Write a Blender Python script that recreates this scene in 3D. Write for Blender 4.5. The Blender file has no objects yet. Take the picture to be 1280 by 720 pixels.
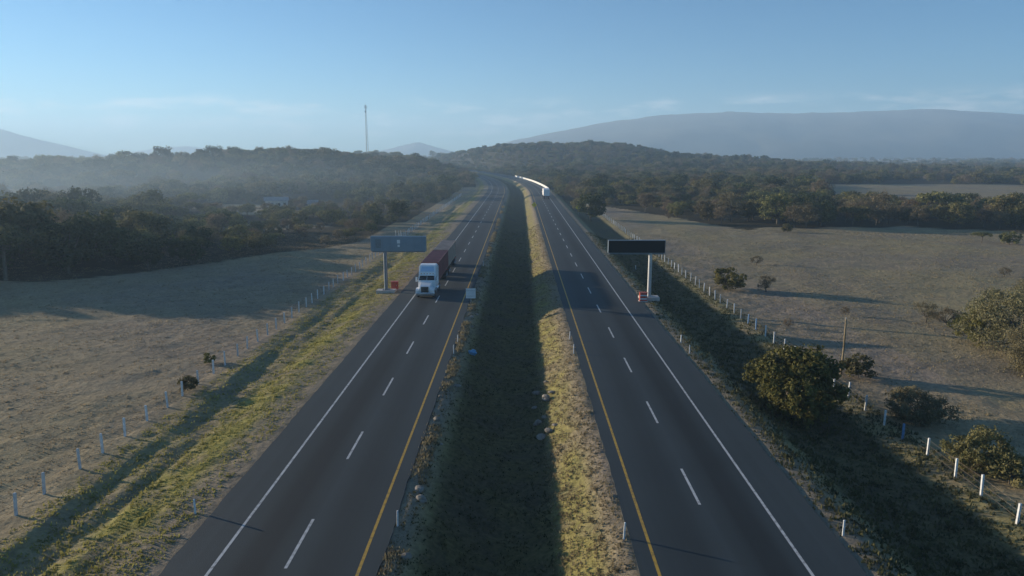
import bpy, bmesh, math, random
import numpy as np
from mathutils import Vector, Matrix, Euler

R = math.radians
# ------------------------------------------------------------------ camera
SC = bpy.context.scene
COL = SC.collection
CAM_H, F_PX, PITCH, YAW = 18.8, 865.0, R(10.93), R(0.6)
cam_data = bpy.data.cameras.new('camera')
cam = bpy.data.objects.new('camera', cam_data)
COL.objects.link(cam)
cam.location = (0, 0, CAM_H)
cam.rotation_euler = (math.pi / 2 - PITCH, 0, YAW)
cam_data.sensor_width = 36.0
cam_data.lens = 36.0 * F_PX / 1280.0
cam_data.clip_start = 0.5
cam_data.clip_end = 30000
SC.camera = cam

# ------------------------------------------------------------------ sky, sun, exposure
SUN_EL = R(9.0)
SUN_DIR = Vector((-0.918 * math.cos(SUN_EL), 0.396 * math.cos(SUN_EL), math.sin(SUN_EL)))  # towards the sun
world = bpy.data.worlds.new('World')
SC.world = world
world.use_nodes = True
wn, wl = world.node_tree.nodes, world.node_tree.links
wn.clear()
wout = wn.new('ShaderNodeOutputWorld')
wbg = wn.new('ShaderNodeBackground')
sky = wn.new('ShaderNodeTexSky')
sky.sky_type = 'NISHITA'
sky.sun_disc = False
sky.sun_elevation = SUN_EL
sky.sun_rotation = math.atan2(SUN_DIR.x, SUN_DIR.y)
sky.altitude = 1500
sky.air_density = 1.0
sky.dust_density = 0.25
sky.ozone_density = 3.0
wbg.inputs['Strength'].default_value = 0.06
# thin cloud streaks low over the horizon
wtc = wn.new('ShaderNodeTexCoord')
wsep = wn.new('ShaderNodeSeparateXYZ')
wl.new(wtc.outputs['Generated'], wsep.inputs[0])
wmap = wn.new('ShaderNodeMapping')
wmap.inputs['Scale'].default_value = (7, 7, 34)
wl.new(wtc.outputs['Generated'], wmap.inputs[0])
wnoi = wn.new('ShaderNodeTexNoise')
wnoi.inputs['Scale'].default_value = 1.6
wnoi.inputs['Detail'].default_value = 7
wnoi.inputs['Roughness'].default_value = 0.62
wl.new(wmap.outputs[0], wnoi.inputs['Vector'])
wr = wn.new('ShaderNodeValToRGB')
wr.color_ramp.elements[0].position = 0.50
wr.color_ramp.elements[1].position = 0.74
wl.new(wnoi.outputs['Fac'], wr.inputs[0])
wr2 = wn.new('ShaderNodeValToRGB')           # band of elevations where the streaks lie
for p, c in ((0.0, 0), (0.04, 1), (0.066, 1), (0.08, 0)):
    e = wr2.color_ramp.elements.new(p)
    e.color = (c, c, c, 1)
wr2.color_ramp.elements.remove(wr2.color_ramp.elements[-1])
wl.new(wsep.outputs['Z'], wr2.inputs[0])
wmul = wn.new('ShaderNodeMath'); wmul.operation = 'MULTIPLY'
wl.new(wr.outputs[0], wmul.inputs[0]); wl.new(wr2.outputs[0], wmul.inputs[1])
wmul2 = wn.new('ShaderNodeMath'); wmul2.operation = 'MULTIPLY'
wl.new(wmul.outputs[0], wmul2.inputs[0]); wmul2.inputs[1].default_value = 0.8
wtint = wn.new('ShaderNodeMix'); wtint.data_type = 'RGBA'; wtint.blend_type = 'MULTIPLY'
wtint.inputs['Factor'].default_value = 1.0
wl.new(sky.outputs[0], wtint.inputs['A'])
wtint.inputs['B'].default_value = (0.60, 1.0, 1.2, 1)
wmix = wn.new('ShaderNodeMix'); wmix.data_type = 'RGBA'
wl.new(wmul2.outputs[0], wmix.inputs['Factor'])
wl.new(wtint.outputs['Result'], wmix.inputs['A'])
wmix.inputs['B'].default_value = (8.0, 8.2, 8.2, 1)
wl.new(wmix.outputs['Result'], wbg.inputs['Color'])
wl.new(wbg.outputs[0], wout.inputs['Surface'])

sun_data = bpy.data.lights.new('sun', 'SUN')
sun_data.energy = 5.0
sun_data.angle = R(0.53)
sun_data.color = (1.0, 0.83, 0.62)
sun = bpy.data.objects.new('sun', sun_data)
sun.rotation_euler = SUN_DIR.to_track_quat('Z', 'Y').to_euler()
sun.location = (-60, 30, 60)
COL.objects.link(sun)

SC.view_settings.view_transform = 'Standard'
SC.view_settings.look = 'None'
SC.view_settings.exposure = 1.12
SC.view_settings.gamma = 1.0
SC.view_settings.use_curve_mapping = False
SC.cycles.use_denoising = True
SC.cycles.max_bounces = 5
SC.cycles.diffuse_bounces = 2
SC.cycles.glossy_bounces = 2
SC.cycles.transmission_bounces = 2
SC.cycles.transparent_max_bounces = 6
SC.cycles.volume_bounces = 1

rng = np.random.default_rng(11)
random.seed(5)

# ------------------------------------------------------------------ helpers
def at(px, py, z=0.0):
    """point of the horizontal plane z seen at pixel (px, py) of the 1280x720 photograph"""
    v = Vector(((px - 640) / F_PX, -(py - 360) / F_PX, -1.0))
    d = Euler((math.pi / 2 - PITCH, 0, YAW)).to_matrix() @ v
    t = (z - CAM_H) / d.z
    return Vector((d.x * t, d.y * t, z))

def tag(o, label=None, cat=None, group=None, kind=None):
    if label: o['label'] = label
    if cat: o['category'] = cat
    if group: o['group'] = group
    if kind: o['kind'] = kind
    return o

def link(name, mesh, parent=None, loc=None):
    o = bpy.data.objects.new(name, mesh)
    COL.objects.link(o)
    if parent is not None: o.parent = parent
    if loc is not None: o.location = loc
    return o

def empty(name, loc=(0, 0, 0), rz=0.0):
    o = bpy.data.objects.new(name, None)
    o.empty_display_size = 0.3
    COL.objects.link(o)
    o.location = loc
    o.rotation_euler = (0, 0, rz)
    return o

def np_mesh(name, verts, faces, mat=None, smooth=False):
    """faces: int array (n,k) with constant k"""
    me = bpy.data.meshes.new(name)
    verts = np.asarray(verts, dtype=np.float32); faces = np.asarray(faces, dtype=np.int32)
    n, k = faces.shape
    me.vertices.add(len(verts)); me.vertices.foreach_set('co', verts.ravel())
    me.loops.add(n * k); me.loops.foreach_set('vertex_index', faces.ravel())
    me.polygons.add(n)
    me.polygons.foreach_set('loop_start', np.arange(0, n * k, k, dtype=np.int32))
    me.polygons.foreach_set('loop_total', np.full(n, k, dtype=np.int32))
    me.polygons.foreach_set('use_smooth', np.full(n, bool(smooth)))
    me.update(calc_edges=True)
    if mat: me.materials.append(mat)
    return me

def bm_mesh(name, bm, mat=None, smooth=False):
    me = bpy.data.meshes.new(name)
    bm.normal_update()
    if smooth:
        for f in bm.faces: f.smooth = True
    bm.to_mesh(me); bm.free()
    if mat: me.materials.append(mat)
    return me

def add_box(bm, cx, cy, cz, sx, sy, sz, bevel=0.0, taper=None):
    """box centred at c with full sizes s; taper=(tx,ty) scales the top"""
    r = bmesh.ops.create_cube(bm, size=1.0)
    vs = r['verts']
    for v in vs:
        k = (1, 1)
        if taper and v.co.z > 0: k = taper
        v.co = Vector((v.co.x * sx * k[0] + cx, v.co.y * sy * k[1] + cy, v.co.z * sz + cz))
    if bevel > 0:
        es = list({e for v in vs for e in v.link_edges})
        bmesh.ops.bevel(bm, geom=es, offset=bevel, segments=2, affect='EDGES', profile=0.6)

def add_tube(bm, p0, p1, r0, r1=None, seg=8, caps=True):
    r1 = r0 if r1 is None else r1
    p0, p1 = Vector(p0), Vector(p1)
    d = p1 - p0
    m = Matrix.Translation((p0 + p1) / 2) @ d.to_track_quat('Z', 'Y').to_matrix().to_4x4()
    bmesh.ops.create_cone(bm, cap_ends=caps, segments=seg, radius1=r0, radius2=r1, depth=d.length, matrix=m)

def add_prism(bm, outline, x0, x1):
    """outline of (y,z) points extruded along x"""
    a = [bm.verts.new((x0, y, z)) for y, z in outline]
    b = [bm.verts.new((x1, y, z)) for y, z in outline]
    n = len(outline)
    bm.faces.new(a); bm.faces.new(b[::-1])
    for i in range(n):
        bm.faces.new((a[i], b[i], b[(i + 1) % n], a[(i + 1) % n]))
    bmesh.ops.recalc_face_normals(bm, faces=bm.faces)

def part(name, mat, parent, fn, smooth=False, loc=None):
    bm = bmesh.new(); fn(bm)
    return link(name, bm_mesh(name, bm, mat, smooth), parent, loc)

# numpy value noise ------------------------------------------------
def _hash(ix, iy, seed):
    h = (ix.astype(np.int64) * 374761393 + iy.astype(np.int64) * 668265263 + seed * 982451653) & 0xFFFFFFFF
    h = ((h ^ (h >> 13)) * 1274126177) & 0xFFFFFFFF
    return ((h ^ (h >> 16)) & 0xFFFF) / 65535.0

def vnoise(x, y, seed=0):
    x = np.asarray(x, float); y = np.asarray(y, float)
    ix, iy = np.floor(x), np.floor(y)
    fx, fy = x - ix, y - iy
    fx = fx * fx * (3 - 2 * fx); fy = fy * fy * (3 - 2 * fy)
    a = _hash(ix, iy, seed); b = _hash(ix + 1, iy, seed)
    c = _hash(ix, iy + 1, seed); d = _hash(ix + 1, iy + 1, seed)
    return (a * (1 - fx) + b * fx) * (1 - fy) + (c * (1 - fx) + d * fx) * fy

def fbm(x, y, seed=0, oct=4):
    s, a, t = 0.0, 0.5, 0.0
    for k in range(oct):
        s = s + a * vnoise(np.asarray(x) * 2 ** k, np.asarray(y) * 2 ** k, seed + 17 * k); t += a; a *= 0.5
    return s / t

def ss(x, a, b):
    t = np.clip((np.asarray(x, float) - a) / (b - a), 0, 1)
    return t * t * (3 - 2 * t)

# ------------------------------------------------------------------ materials
def new_mat(name):
    m = bpy.data.materials.new(name); m.use_nodes = True
    nt = m.node_tree
    return m, nt.nodes, nt.links, nt.nodes['Principled BSDF']

def mat_plain(name, col, rough=0.6, metal=0.0, vary=0.15, scale=3.0, spec=0.5, bump=0.0, rand=0.0, coord='Object'):
    """paint, metal, concrete...: base colour with mottling and fine relief"""
    m, n, l, p = new_mat(name)
    tc = n.new('ShaderNodeTexCoord')
    no = n.new('ShaderNodeTexNoise'); no.inputs['Scale'].default_value = scale; no.inputs['Detail'].default_value = 6
    l.new(tc.outputs[coord], no.inputs['Vector'])
    r = n.new('ShaderNodeValToRGB')
    c = np.array(col)
    r.color_ramp.elements[0].position = 0.3; r.color_ramp.elements[1].position = 0.7
    r.color_ramp.elements[0].color = (*np.clip(c * (1 - vary), 0, 1), 1)
    r.color_ramp.elements[1].color = (*np.clip(c * (1 + vary), 0, 1), 1)
    l.new(no.outputs['Fac'], r.inputs[0])
    out = r.outputs[0]
    if rand:
        oi = n.new('ShaderNodeObjectInfo')
        hs = n.new('ShaderNodeHueSaturation')
        ma = n.new('ShaderNodeMapRange'); ma.inputs['To Min'].default_value = 1 - rand; ma.inputs['To Max'].default_value = 1 + rand
        l.new(oi.outputs['Random'], ma.inputs[0]); l.new(ma.outputs[0], hs.inputs['Value'])
        l.new(out, hs.inputs['Color']); out = hs.outputs[0]
    l.new(out, p.inputs['Base Color'])
    p.inputs['Roughness'].default_value = rough
    p.inputs['Metallic'].default_value = metal
    p.inputs['Specular IOR Level'].default_value = spec
    if bump:
        b = n.new('ShaderNodeBump'); b.inputs['Strength'].default_value = bump; b.inputs['Distance'].default_value = 0.05
        l.new(no.outputs['Fac'], b.inputs['Height']); l.new(b.outputs[0], p.inputs['Normal'])
    return m

def mat_leaf(name, c0, c1, rand=0.25, hue=0.02, trans=0.32, sat=1.0):
    m, n, l, p = new_mat(name)
    tc = n.new('ShaderNodeTexCoord')
    no = n.new('ShaderNodeTexNoise'); no.inputs['Scale'].default_value = 1.3; no.inputs['Detail'].default_value = 5
    l.new(tc.outputs['Object'], no.inputs['Vector'])
    r = n.new('ShaderNodeValToRGB')
    r.color_ramp.elements[0].position = 0.32; r.color_ramp.elements[1].position = 0.68
    r.color_ramp.elements[0].color = (*c0, 1); r.color_ramp.elements[1].color = (*c1, 1)
    l.new(no.outputs['Fac'], r.inputs[0])
    oi = n.new('ShaderNodeObjectInfo')
    hs = n.new('ShaderNodeHueSaturation')
    ma = n.new('ShaderNodeMapRange'); ma.inputs['To Min'].default_value = 1 - rand; ma.inputs['To Max'].default_value = 1 + rand
    l.new(oi.outputs['Random'], ma.inputs[0]); l.new(ma.outputs[0], hs.inputs['Value'])
    mu = n.new('ShaderNodeMath'); mu.operation = 'MULTIPLY'; mu.inputs[1].default_value = 7.31
    fr = n.new('ShaderNodeMath'); fr.operation = 'FRACT'
    l.new(oi.outputs['Random'], mu.inputs[0]); l.new(mu.outputs[0], fr.inputs[0])
    mh = n.new('ShaderNodeMapRange'); mh.inputs['To Min'].default_value = 0.5 - hue; mh.inputs['To Max'].default_value = 0.5 + hue
    l.new(fr.outputs[0], mh.inputs[0]); l.new(mh.outputs[0], hs.inputs['Hue'])
    hs.inputs['Saturation'].default_value = sat
    l.new(r.outputs[0], hs.inputs['Color'])
    l.new(hs.outputs[0], p.inputs['Base Color'])
    p.inputs['Roughness'].default_value = 0.75
    p.inputs['Specular IOR Level'].default_value = 0.2
    tr = n.new('ShaderNodeBsdfTranslucent'); l.new(hs.outputs[0], tr.inputs['Color'])
    mx = n.new('ShaderNodeMixShader'); mx.inputs[0].default_value = trans
    l.new(p.outputs[0], mx.inputs[1]); l.new(tr.outputs[0], mx.inputs[2])
    l.new(mx.outputs[0], n['Material Output'].inputs['Surface'])
    return m

def mat_ground():
    m, n, l, p = new_mat('ground_soil_and_grass')
    at_ = n.new('ShaderNodeAttribute'); at_.attribute_name = 'zone'
    tc = n.new('ShaderNodeTexCoord')
    geo = n.new('ShaderNodeNewGeometry')
    def noise(s, d=6, rgh=0.6, vec=None):
        x = n.new('ShaderNodeTexNoise'); x.inputs['Scale'].default_value = s; x.inputs['Detail'].default_value = d
        x.inputs['Roughness'].default_value = rgh
        l.new(vec or geo.outputs['Position'], x.inputs['Vector']); return x.outputs['Fac']
    def ramp(fac, *st):
        r = n.new('ShaderNodeValToRGB'); cr = r.color_ramp
        while len(cr.elements) > 1: cr.elements.remove(cr.elements[-1])
        for i, (ps, c) in enumerate(st):
            e = cr.elements[0] if i == 0 else cr.elements.new(ps)
            e.position = ps; e.color = (*c, 1)
        l.new(fac, r.inputs[0]); return r.outputs[0]
    def mix(f, a, b, mode='MIX'):
        x = n.new('ShaderNodeMix'); x.data_type = 'RGBA'; x.blend_type = mode
        if isinstance(f, float): x.inputs['Factor'].default_value = f
        else: l.new(f, x.inputs['Factor'])
        for s, v in (('A', a), ('B', b)):
            if isinstance(v, tuple): x.inputs[s].default_value = (*v, 1)
            else: l.new(v, x.inputs[s])
        return x.outputs['Result']
    fine, mid, big = noise(2.6, 8, 0.7), noise(0.28, 6), noise(0.035, 5)
    dry = ramp(fine, (0.25, (0.18, 0.145, 0.088)), (0.5, (0.31, 0.255, 0.158)), (0.75, (0.42, 0.345, 0.215)))
    soil = ramp(fine, (0.25, (0.17, 0.138, 0.107)), (0.55, (0.275, 0.23, 0.18)), (0.8, (0.365, 0.31, 0.24)))
    green = ramp(fine, (0.25, (0.09, 0.088, 0.024)), (0.5, (0.25, 0.23, 0.062)), (0.78, (0.39, 0.35, 0.115)))
    field = mix(ramp(big, (0.4, (0, 0, 0)), (0.62, (1, 1, 1))), dry, soil)
    sep = n.new('ShaderNodeSeparateColor'); l.new(at_.outputs['Color'], sep.inputs[0])
    def math_(op, a, b):
        x = n.new('ShaderNodeMath'); x.operation = op
        for i, v in enumerate((a, b)):
            if isinstance(v, float): x.inputs[i].default_value = v
            else: l.new(v, x.inputs[i])
        x.use_clamp = True
        return x.outputs[0]
    gfac = math_('MULTIPLY', sep.outputs['Red'], ramp(mid, (0.36, (0.15,) * 3), (0.56, (1,) * 3)))
    c = mix(gfac, field, green)
    gravel = ramp(noise(7.0, 8, 0.75), (0.3, (0.14, 0.12, 0.09)), (0.7, (0.34, 0.29, 0.22)))
    c = mix(sep.outputs['Green'], c, gravel)
    litter_shade = ramp(fine, (0.3, (0.024, 0.022, 0.013)), (0.7, (0.075, 0.063, 0.036)))  # dark tone for wood floor and for the painted ditch and embankment shade
    c = mix(sep.outputs['Blue'], c, litter_shade)
    mott = ramp(mid, (0.3, (0.78, 0.78, 0.78)), (0.7, (1.15, 1.13, 1.1)))
    c = mix(1.0, c, mott, 'MULTIPLY')
    l.new(c, p.inputs['Base Color'])
    p.inputs['Roughness'].default_value = 0.95
    p.inputs['Specular IOR Level'].default_value = 0.1
    b = n.new('ShaderNodeBump'); b.inputs['Strength'].default_value = 0.55; b.inputs['Distance'].default_value = 0.25
    b.inputs['Distance'].default_value = 0.3
    b2 = n.new('ShaderNodeBump'); b2.inputs['Strength'].default_value = 0.4; b2.inputs['Distance'].default_value = 0.5
    l.new(noise(1.0, 3, 0.5), b2.inputs['Height']); l.new(b2.outputs[0], b.inputs['Normal'])
    l.new(fine, b.inputs['Height']); l.new(b.outputs[0], p.inputs['Normal'])
    return m

def mat_asphalt():
    m, n, l, p = new_mat('asphalt')
    uv = n.new('ShaderNodeUVMap'); uv.uv_map = 'lane'
    sep = n.new('ShaderNodeSeparateXYZ'); l.new(uv.outputs[0], sep.inputs[0])
    geo = n.new('ShaderNodeNewGeometry')
    def noise(s, vec, d=5):
        x = n.new('ShaderNodeTexNoise'); x.inputs['Scale'].default_value = s; x.inputs['Detail'].default_value = d
        l.new(vec, x.inputs['Vector']); return x.outputs['Fac']
    mp = n.new('ShaderNodeMapping'); mp.inputs['Scale'].default_value = (1.0, 0.02, 1); l.new(uv.outputs[0], mp.inputs[0])
    streak = noise(1.1, mp.outputs[0], 6)
    blot = noise(0.12, geo.outputs['Position'])
    grain = noise(22, geo.outputs['Position'], 8)
    # dark band worn along the middle of each wheel lane (u in metres across)
    r = n.new('ShaderNodeValToRGB'); cr = r.color_ramp
    mr = n.new('ShaderNodeMapRange'); mr.inputs['From Min'].default_value = 0; mr.inputs['From Max'].default_value = 10.4
    l.new(sep.outputs['X'], mr.inputs[0])
    stops = [(0, .98), (.2, 1.0), (.28, .80), (.35, .48), (.43, .46), (.50, .80), (.56, .97), (.63, .84), (.725, .66), (.80, .86), (.88, 1.0), (1, .97)]
    cr.elements[0].color = (stops[0][1],) * 3 + (1,); cr.elements[1].color = (stops[-1][1],) * 3 + (1,)
    for ps, v in stops[1:-1]:
        e = cr.elements.new(ps); e.color = (v, v, v, 1)
    l.new(mr.outputs[0], r.inputs[0])
    base = n.new('ShaderNodeValToRGB')
    base.color_ramp.elements[0].position = .3; base.color_ramp.elements[1].position = .75
    base.color_ramp.elements[0].color = (.027, .037, .041, 1); base.color_ramp.elements[1].color = (.049, .065, .071, 1)
    mixf = n.new('ShaderNodeMath'); mixf.operation = 'ADD'
    a = n.new('ShaderNodeMath'); a.operation = 'MULTIPLY'; a.inputs[1].default_value = .5; l.new(streak, a.inputs[0])
    b = n.new('ShaderNodeMath'); b.operation = 'MULTIPLY'; b.inputs[1].default_value = .35; l.new(blot, b.inputs[0])
    g = n.new('ShaderNodeMath'); g.operation = 'MULTIPLY_ADD'; g.inputs[1].default_value = .2; l.new(grain, g.inputs[0]); l.new(b.outputs[0], g.inputs[2])
    l.new(a.outputs[0], mixf.inputs[0]); l.new(g.outputs[0], mixf.inputs[1])
    l.new(mixf.outputs[0], base.inputs[0])
    mu = n.new('ShaderNodeMix'); mu.data_type = 'RGBA'; mu.blend_type = 'MULTIPLY'; mu.inputs['Factor'].default_value = 1
    l.new(base.outputs[0], mu.inputs['A']); l.new(r.outputs[0], mu.inputs['B'])
    l.new(mu.outputs['Result'], p.inputs['Base Color'])
    p.inputs['Roughness'].default_value = .8
    p.inputs['Specular IOR Level'].default_value = .3
    bp = n.new('ShaderNodeBump'); bp.inputs['Strength'].default_value = .15; bp.inputs['Distance'].default_value = .02
    l.new(grain, bp.inputs['Height']); l.new(bp.outputs[0], p.inputs['Normal'])
    return m

def mat_paint(name, col):
    m, n, l, p = new_mat(name)
    geo = n.new('ShaderNodeNewGeometry')
    no = n.new('ShaderNodeTexNoise'); no.inputs['Scale'].default_value = 3.0; no.inputs['Detail'].default_value = 9; no.inputs['Roughness'].default_value = .7
    l.new(geo.outputs['Position'], no.inputs['Vector'])
    r = n.new('ShaderNodeValToRGB')
    r.color_ramp.elements[0].position = .36; r.color_ramp.elements[1].position = .52
    c = np.array(col)
    r.color_ramp.elements[0].color = (*(c * .35 + .03), 1); r.color_ramp.elements[1].color = (*c, 1)
    l.new(no.outputs['Fac'], r.inputs[0]); l.new(r.outputs[0], p.inputs['Base Color'])
    p.inputs['Roughness'].default_value = .7
    return m

M = {}
M['ground'] = mat_ground()
M['asphalt'] = mat_asphalt()
M['white_line'] = mat_paint('worn_white_road_paint', (.52, .53, .52))
M['yellow_line'] = mat_paint('worn_yellow_road_paint', (.50, .30, .035))
M['post_white'] = mat_plain('whitewashed_concrete', (.58, .60, .61), .85, vary=.2, scale=4, bump=.2, rand=.15)
M['post_blue'] = mat_plain('blue_painted_concrete', (.12, .24, .42), .8, vary=.25, scale=4)
M['wire'] = mat_plain('rusty_wire', (.16, .13, .11), .6, .6)
M['steel'] = mat_plain('galvanised_steel', (.42, .44, .45), .5, .55, vary=.1)
M['steel_dark'] = mat_plain('grey_painted_steel', (.16, .19, .22), .5, .2, vary=.12)
M['sign_back'] = mat_plain('blue_grey_painted_sheet', (.19, .25, .31), .5, .2, vary=.08, scale=.7)
M['led_black'] = mat_plain('matt_black_led_face', (.008, .009, .011), .5, vary=.3, scale=9, spec=.25)
M['concrete'] = mat_plain('concrete', (.42, .40, .37), .9, vary=.15, scale=2.5, bump=.2)
M['barrier'] = mat_plain('white_barrier_concrete', (.72, .72, .69), .85, vary=.08)
M['red_paint'] = mat_plain('faded_red_paint', (.42, .055, .03), .55, vary=.2)
M['white_paint'] = mat_plain('white_truck_paint', (.76, .77, .78), .32, vary=.05, scale=1.2)
M['fairing'] = mat_plain('pale_blue_fairing_paint', (.42, .56, .72), .3, vary=.06, scale=1.0)
M['white_sheet'] = mat_plain('white_trailer_sheet', (.78, .78, .77), .5, vary=.06, scale=1.0)
M['container_red'] = mat_plain('oxide_red_container_paint', (.20, .055, .05), .6, vary=.22, scale=.9)
M['container_brown'] = mat_plain('faded_brown_container_paint', (.36, .26, .20), .7, vary=.2, scale=.9)
M['glass'] = mat_plain('dark_windscreen_glass', (.012, .016, .02), .08, vary=.1, spec=.8)
M['black'] = mat_plain('black_rubber', (.02, .02, .02), .8, vary=.2)
M['chrome'] = mat_plain('polished_metal', (.65, .66, .68), .22, .95, vary=.05)
M['lamp'] = mat_plain('lamp_lens', (.75, .75, .72), .15, vary=.05)
M['lamp_amber'] = mat_plain('amber_lens', (.7, .28, .03), .2, vary=.05)
M['lamp_red'] = mat_plain('red_lens', (.45, .02, .02), .2, vary=.05)
M['sign_yellow'] = mat_plain('yellow_sign_sheet', (.72, .52, .02), .5, vary=.06)
M['sign_white'] = mat_plain('pale_sign_sheet', (.62, .65, .67), .5, vary=.08)
M['wood_pole'] = mat_plain('weathered_pole_wood', (.22, .17, .10), .9, vary=.25, scale=3, bump=.3)
M['bark'] = mat_plain('grey_bark', (.10, .085, .065), .95, vary=.35, scale=5, bump=.5)
M['rock'] = mat_plain('grey_field_stone', (.20, .18, .15), .9, vary=.35, scale=2.5, bump=.5, rand=.2)
M['leaf_olive'] = mat_leaf('olive_foliage', (.065, .07, .025), (.215, .195, .08), .3, .025)
M['leaf_dark'] = mat_leaf('dark_green_foliage', (.028, .045, .015), (.085, .10, .034), .3, .02)
M['leaf_dry'] = mat_leaf('dry_grey_brown_foliage', (.09, .075, .046), (.23, .19, .115), .3, .02)
M['leaf_yellow'] = mat_leaf('yellow_green_foliage', (.075, .08, .022), (.24, .22, .07), .2, .015)
M['grass_dry'] = mat_leaf('dry_grass_blades', (.13, .105, .055), (.33, .27, .14), .1, .01, .3)
M['grass_green'] = mat_leaf('yellow_green_grass_blades', (.16, .15, .042), (.40, .36, .115), .1, .01, .3)
M['grass_shade'] = mat_leaf('shade_tinted_grass_blades', (.04, .045, .02), (.11, .105, .045), .1, .01, .3)  # blades coloured darker to paint in the shade of ditch and embankment
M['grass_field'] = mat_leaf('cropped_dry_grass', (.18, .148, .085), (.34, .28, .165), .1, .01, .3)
M['leaf_bush'] = mat_leaf('glossy_olive_bush_foliage', (.04, .045, .013), (.165, .15, .042), .1, .01, .3)
M['leaf_pale'] = mat_leaf('pale_feathery_foliage', (.10, .095, .05), (.27, .24, .13), .15, .015, .35)
M['house_wall'] = mat_plain('whitewashed_house_wall', (.55, .53, .49), .9, vary=.12)
M['roof_sheet'] = mat_plain('grey_metal_roof_sheet', (.26, .26, .26), .6, .2, vary=.25)
M['blue_plastic'] = mat_plain('blue_plastic', (.10, .28, .48), .4, vary=.2, scale=8)
M['mountain'] = mat_plain('mountain_scrub', (.085, .085, .06), .95, vary=.4, scale=.004, coord='Object')

# ------------------------------------------------------------------ road alignment and terrain
V_BEND, BEND_R, V_END = 330.0, 1850.0, 900.0
def shift(y):
    y = np.asarray(y, float)
    q = np.clip(y, V_BEND, V_END) - V_BEND
    return q * q / (2 * BEND_R) + np.clip(y - V_END, 0, 700) * (V_END - V_BEND) / BEND_R

PROF = np.array([(-80, -.6), (-40, -.6), (-29, -.55), (-27.2, -.45), (-26, -.44), (-25.1, -.46), (-24.6, -.55), (-23.6, -.62),
                 (-22.4, -.54), (-21.2, -.40), (-20.0, -.22), (-19, -.16), (-17.2, -.09), (-16.35, -.05), (-16.2, -.16),
                 (-6.7, -.16), (-6.5, -.05), (-6.0, -.06), (-5.4, -.3), (-2.2, -2.05), (-.8, -2.3), (.9, -2.2), (2.1, -1.6),
                 (4.5, -.32), (5.2, -.06), (5.5, -.05), (5.8, -.16), (15.7, -.16), (15.85, -.05), (17.2, -.10), (18.0, -.3),
                 (21.3, -1.7), (23, -1.85), (25.6, -1.7), (27.6, -1.45), (30, -1.5), (80, -1.5)])

def height(x, y, rough=True):
    x = np.asarray(x, float); y = np.asarray(y, float)
    u = x + shift(y)
    z = np.interp(u, PROF[:, 0], PROF[:, 1])
    au = np.maximum(np.maximum(-16.6 - u, u - 16.2), 0)                 # metres outside the carriageways
    med = ((u > -6.2) & (u < 5.3)).astype(float)
    if rough:
        off = np.maximum(ss(au, 0.1, 1.5), med)
        z = z + off * (fbm(x * .9, y * .9, 3, 3) - .5) * np.where(med > 0, .34, .22)
        z = z + off * (1 - med) * (fbm(x * .12, y * .12, 8, 3) - .5) * .5 * ss(au, 2, 25)
        ditch = np.exp(-((u + 24) / 2.2) ** 2)
        z = z + ditch * (fbm(x * .35, y * .10, 21, 3) - .5) * .7
        z = z + np.exp(-((u + 22.8) / 3.0) ** 2) * (fbm(u * .95, y * .05, 23, 2) - .5) * .75 * (.3 + fbm(x * .2, y * .12, 29, 2))
    lf = 10 * ss(y, 280, 480) * ss(-u, 60, 200) * (1 - .8 * ss(y, 520, 700)) + 11.5 * ss(y, 420, 640) * ss(-u, 21, 70) * (1 - ss(-x, 190, 340))
    cut = ss(u, 22, 95)
    ch = 27 * np.exp(-((x - 30) / 150) ** 4) * np.exp(-((y - 1080) / 230) ** 2)
    ch = ch + 15 * np.exp(-((x - 225) / 170) ** 2) * np.exp(-((y - 1020) / 260) ** 2)
    ch = ch + 15 * ss(y, 900, 1300) * ss(-x, 0, 120) * (1 - ss(-x, 230, 420))
    ch = ch * np.where(u > 0, cut, ss(-u, 24, 90))
    hills = (lf + ch)
    hills = hills * (1 + .5 * (fbm(x * .012, y * .012, 31, 4) - .5))
    return z + hills

def axis(dense0, dense1, step, lo, hi, grow):
    pts = list(np.arange(dense0, dense1 + 1e-6, step))
    s, p = step, dense1
    while p < hi:
        s = step + grow * (p - dense1); p += s; pts.append(min(p, hi))
    p = dense0; left = []
    while p > lo:
        s = step + grow * (dense0 - p); p -= s; left.append(max(p, lo))
    return np.array(left[::-1] + pts)

EXT = 6800.0
us = axis(-31, 31, .42, -EXT, EXT, .05)
vs = axis(22, 130, .42, -60, EXT, .022)
U, V = np.meshgrid(us, vs)
X = U - shift(V)
Z = height(X, V)
nv, nu = U.shape
idx = np.arange(nv * nu).reshape(nv, nu)
F = np.stack([idx[:-1, :-1], idx[:-1, 1:], idx[1:, 1:], idx[1:, :-1]], -1).reshape(-1, 4)
gme = np_mesh('ground', np.stack([X, V, Z], -1).reshape(-1, 3), F, M['ground'], True)
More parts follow.
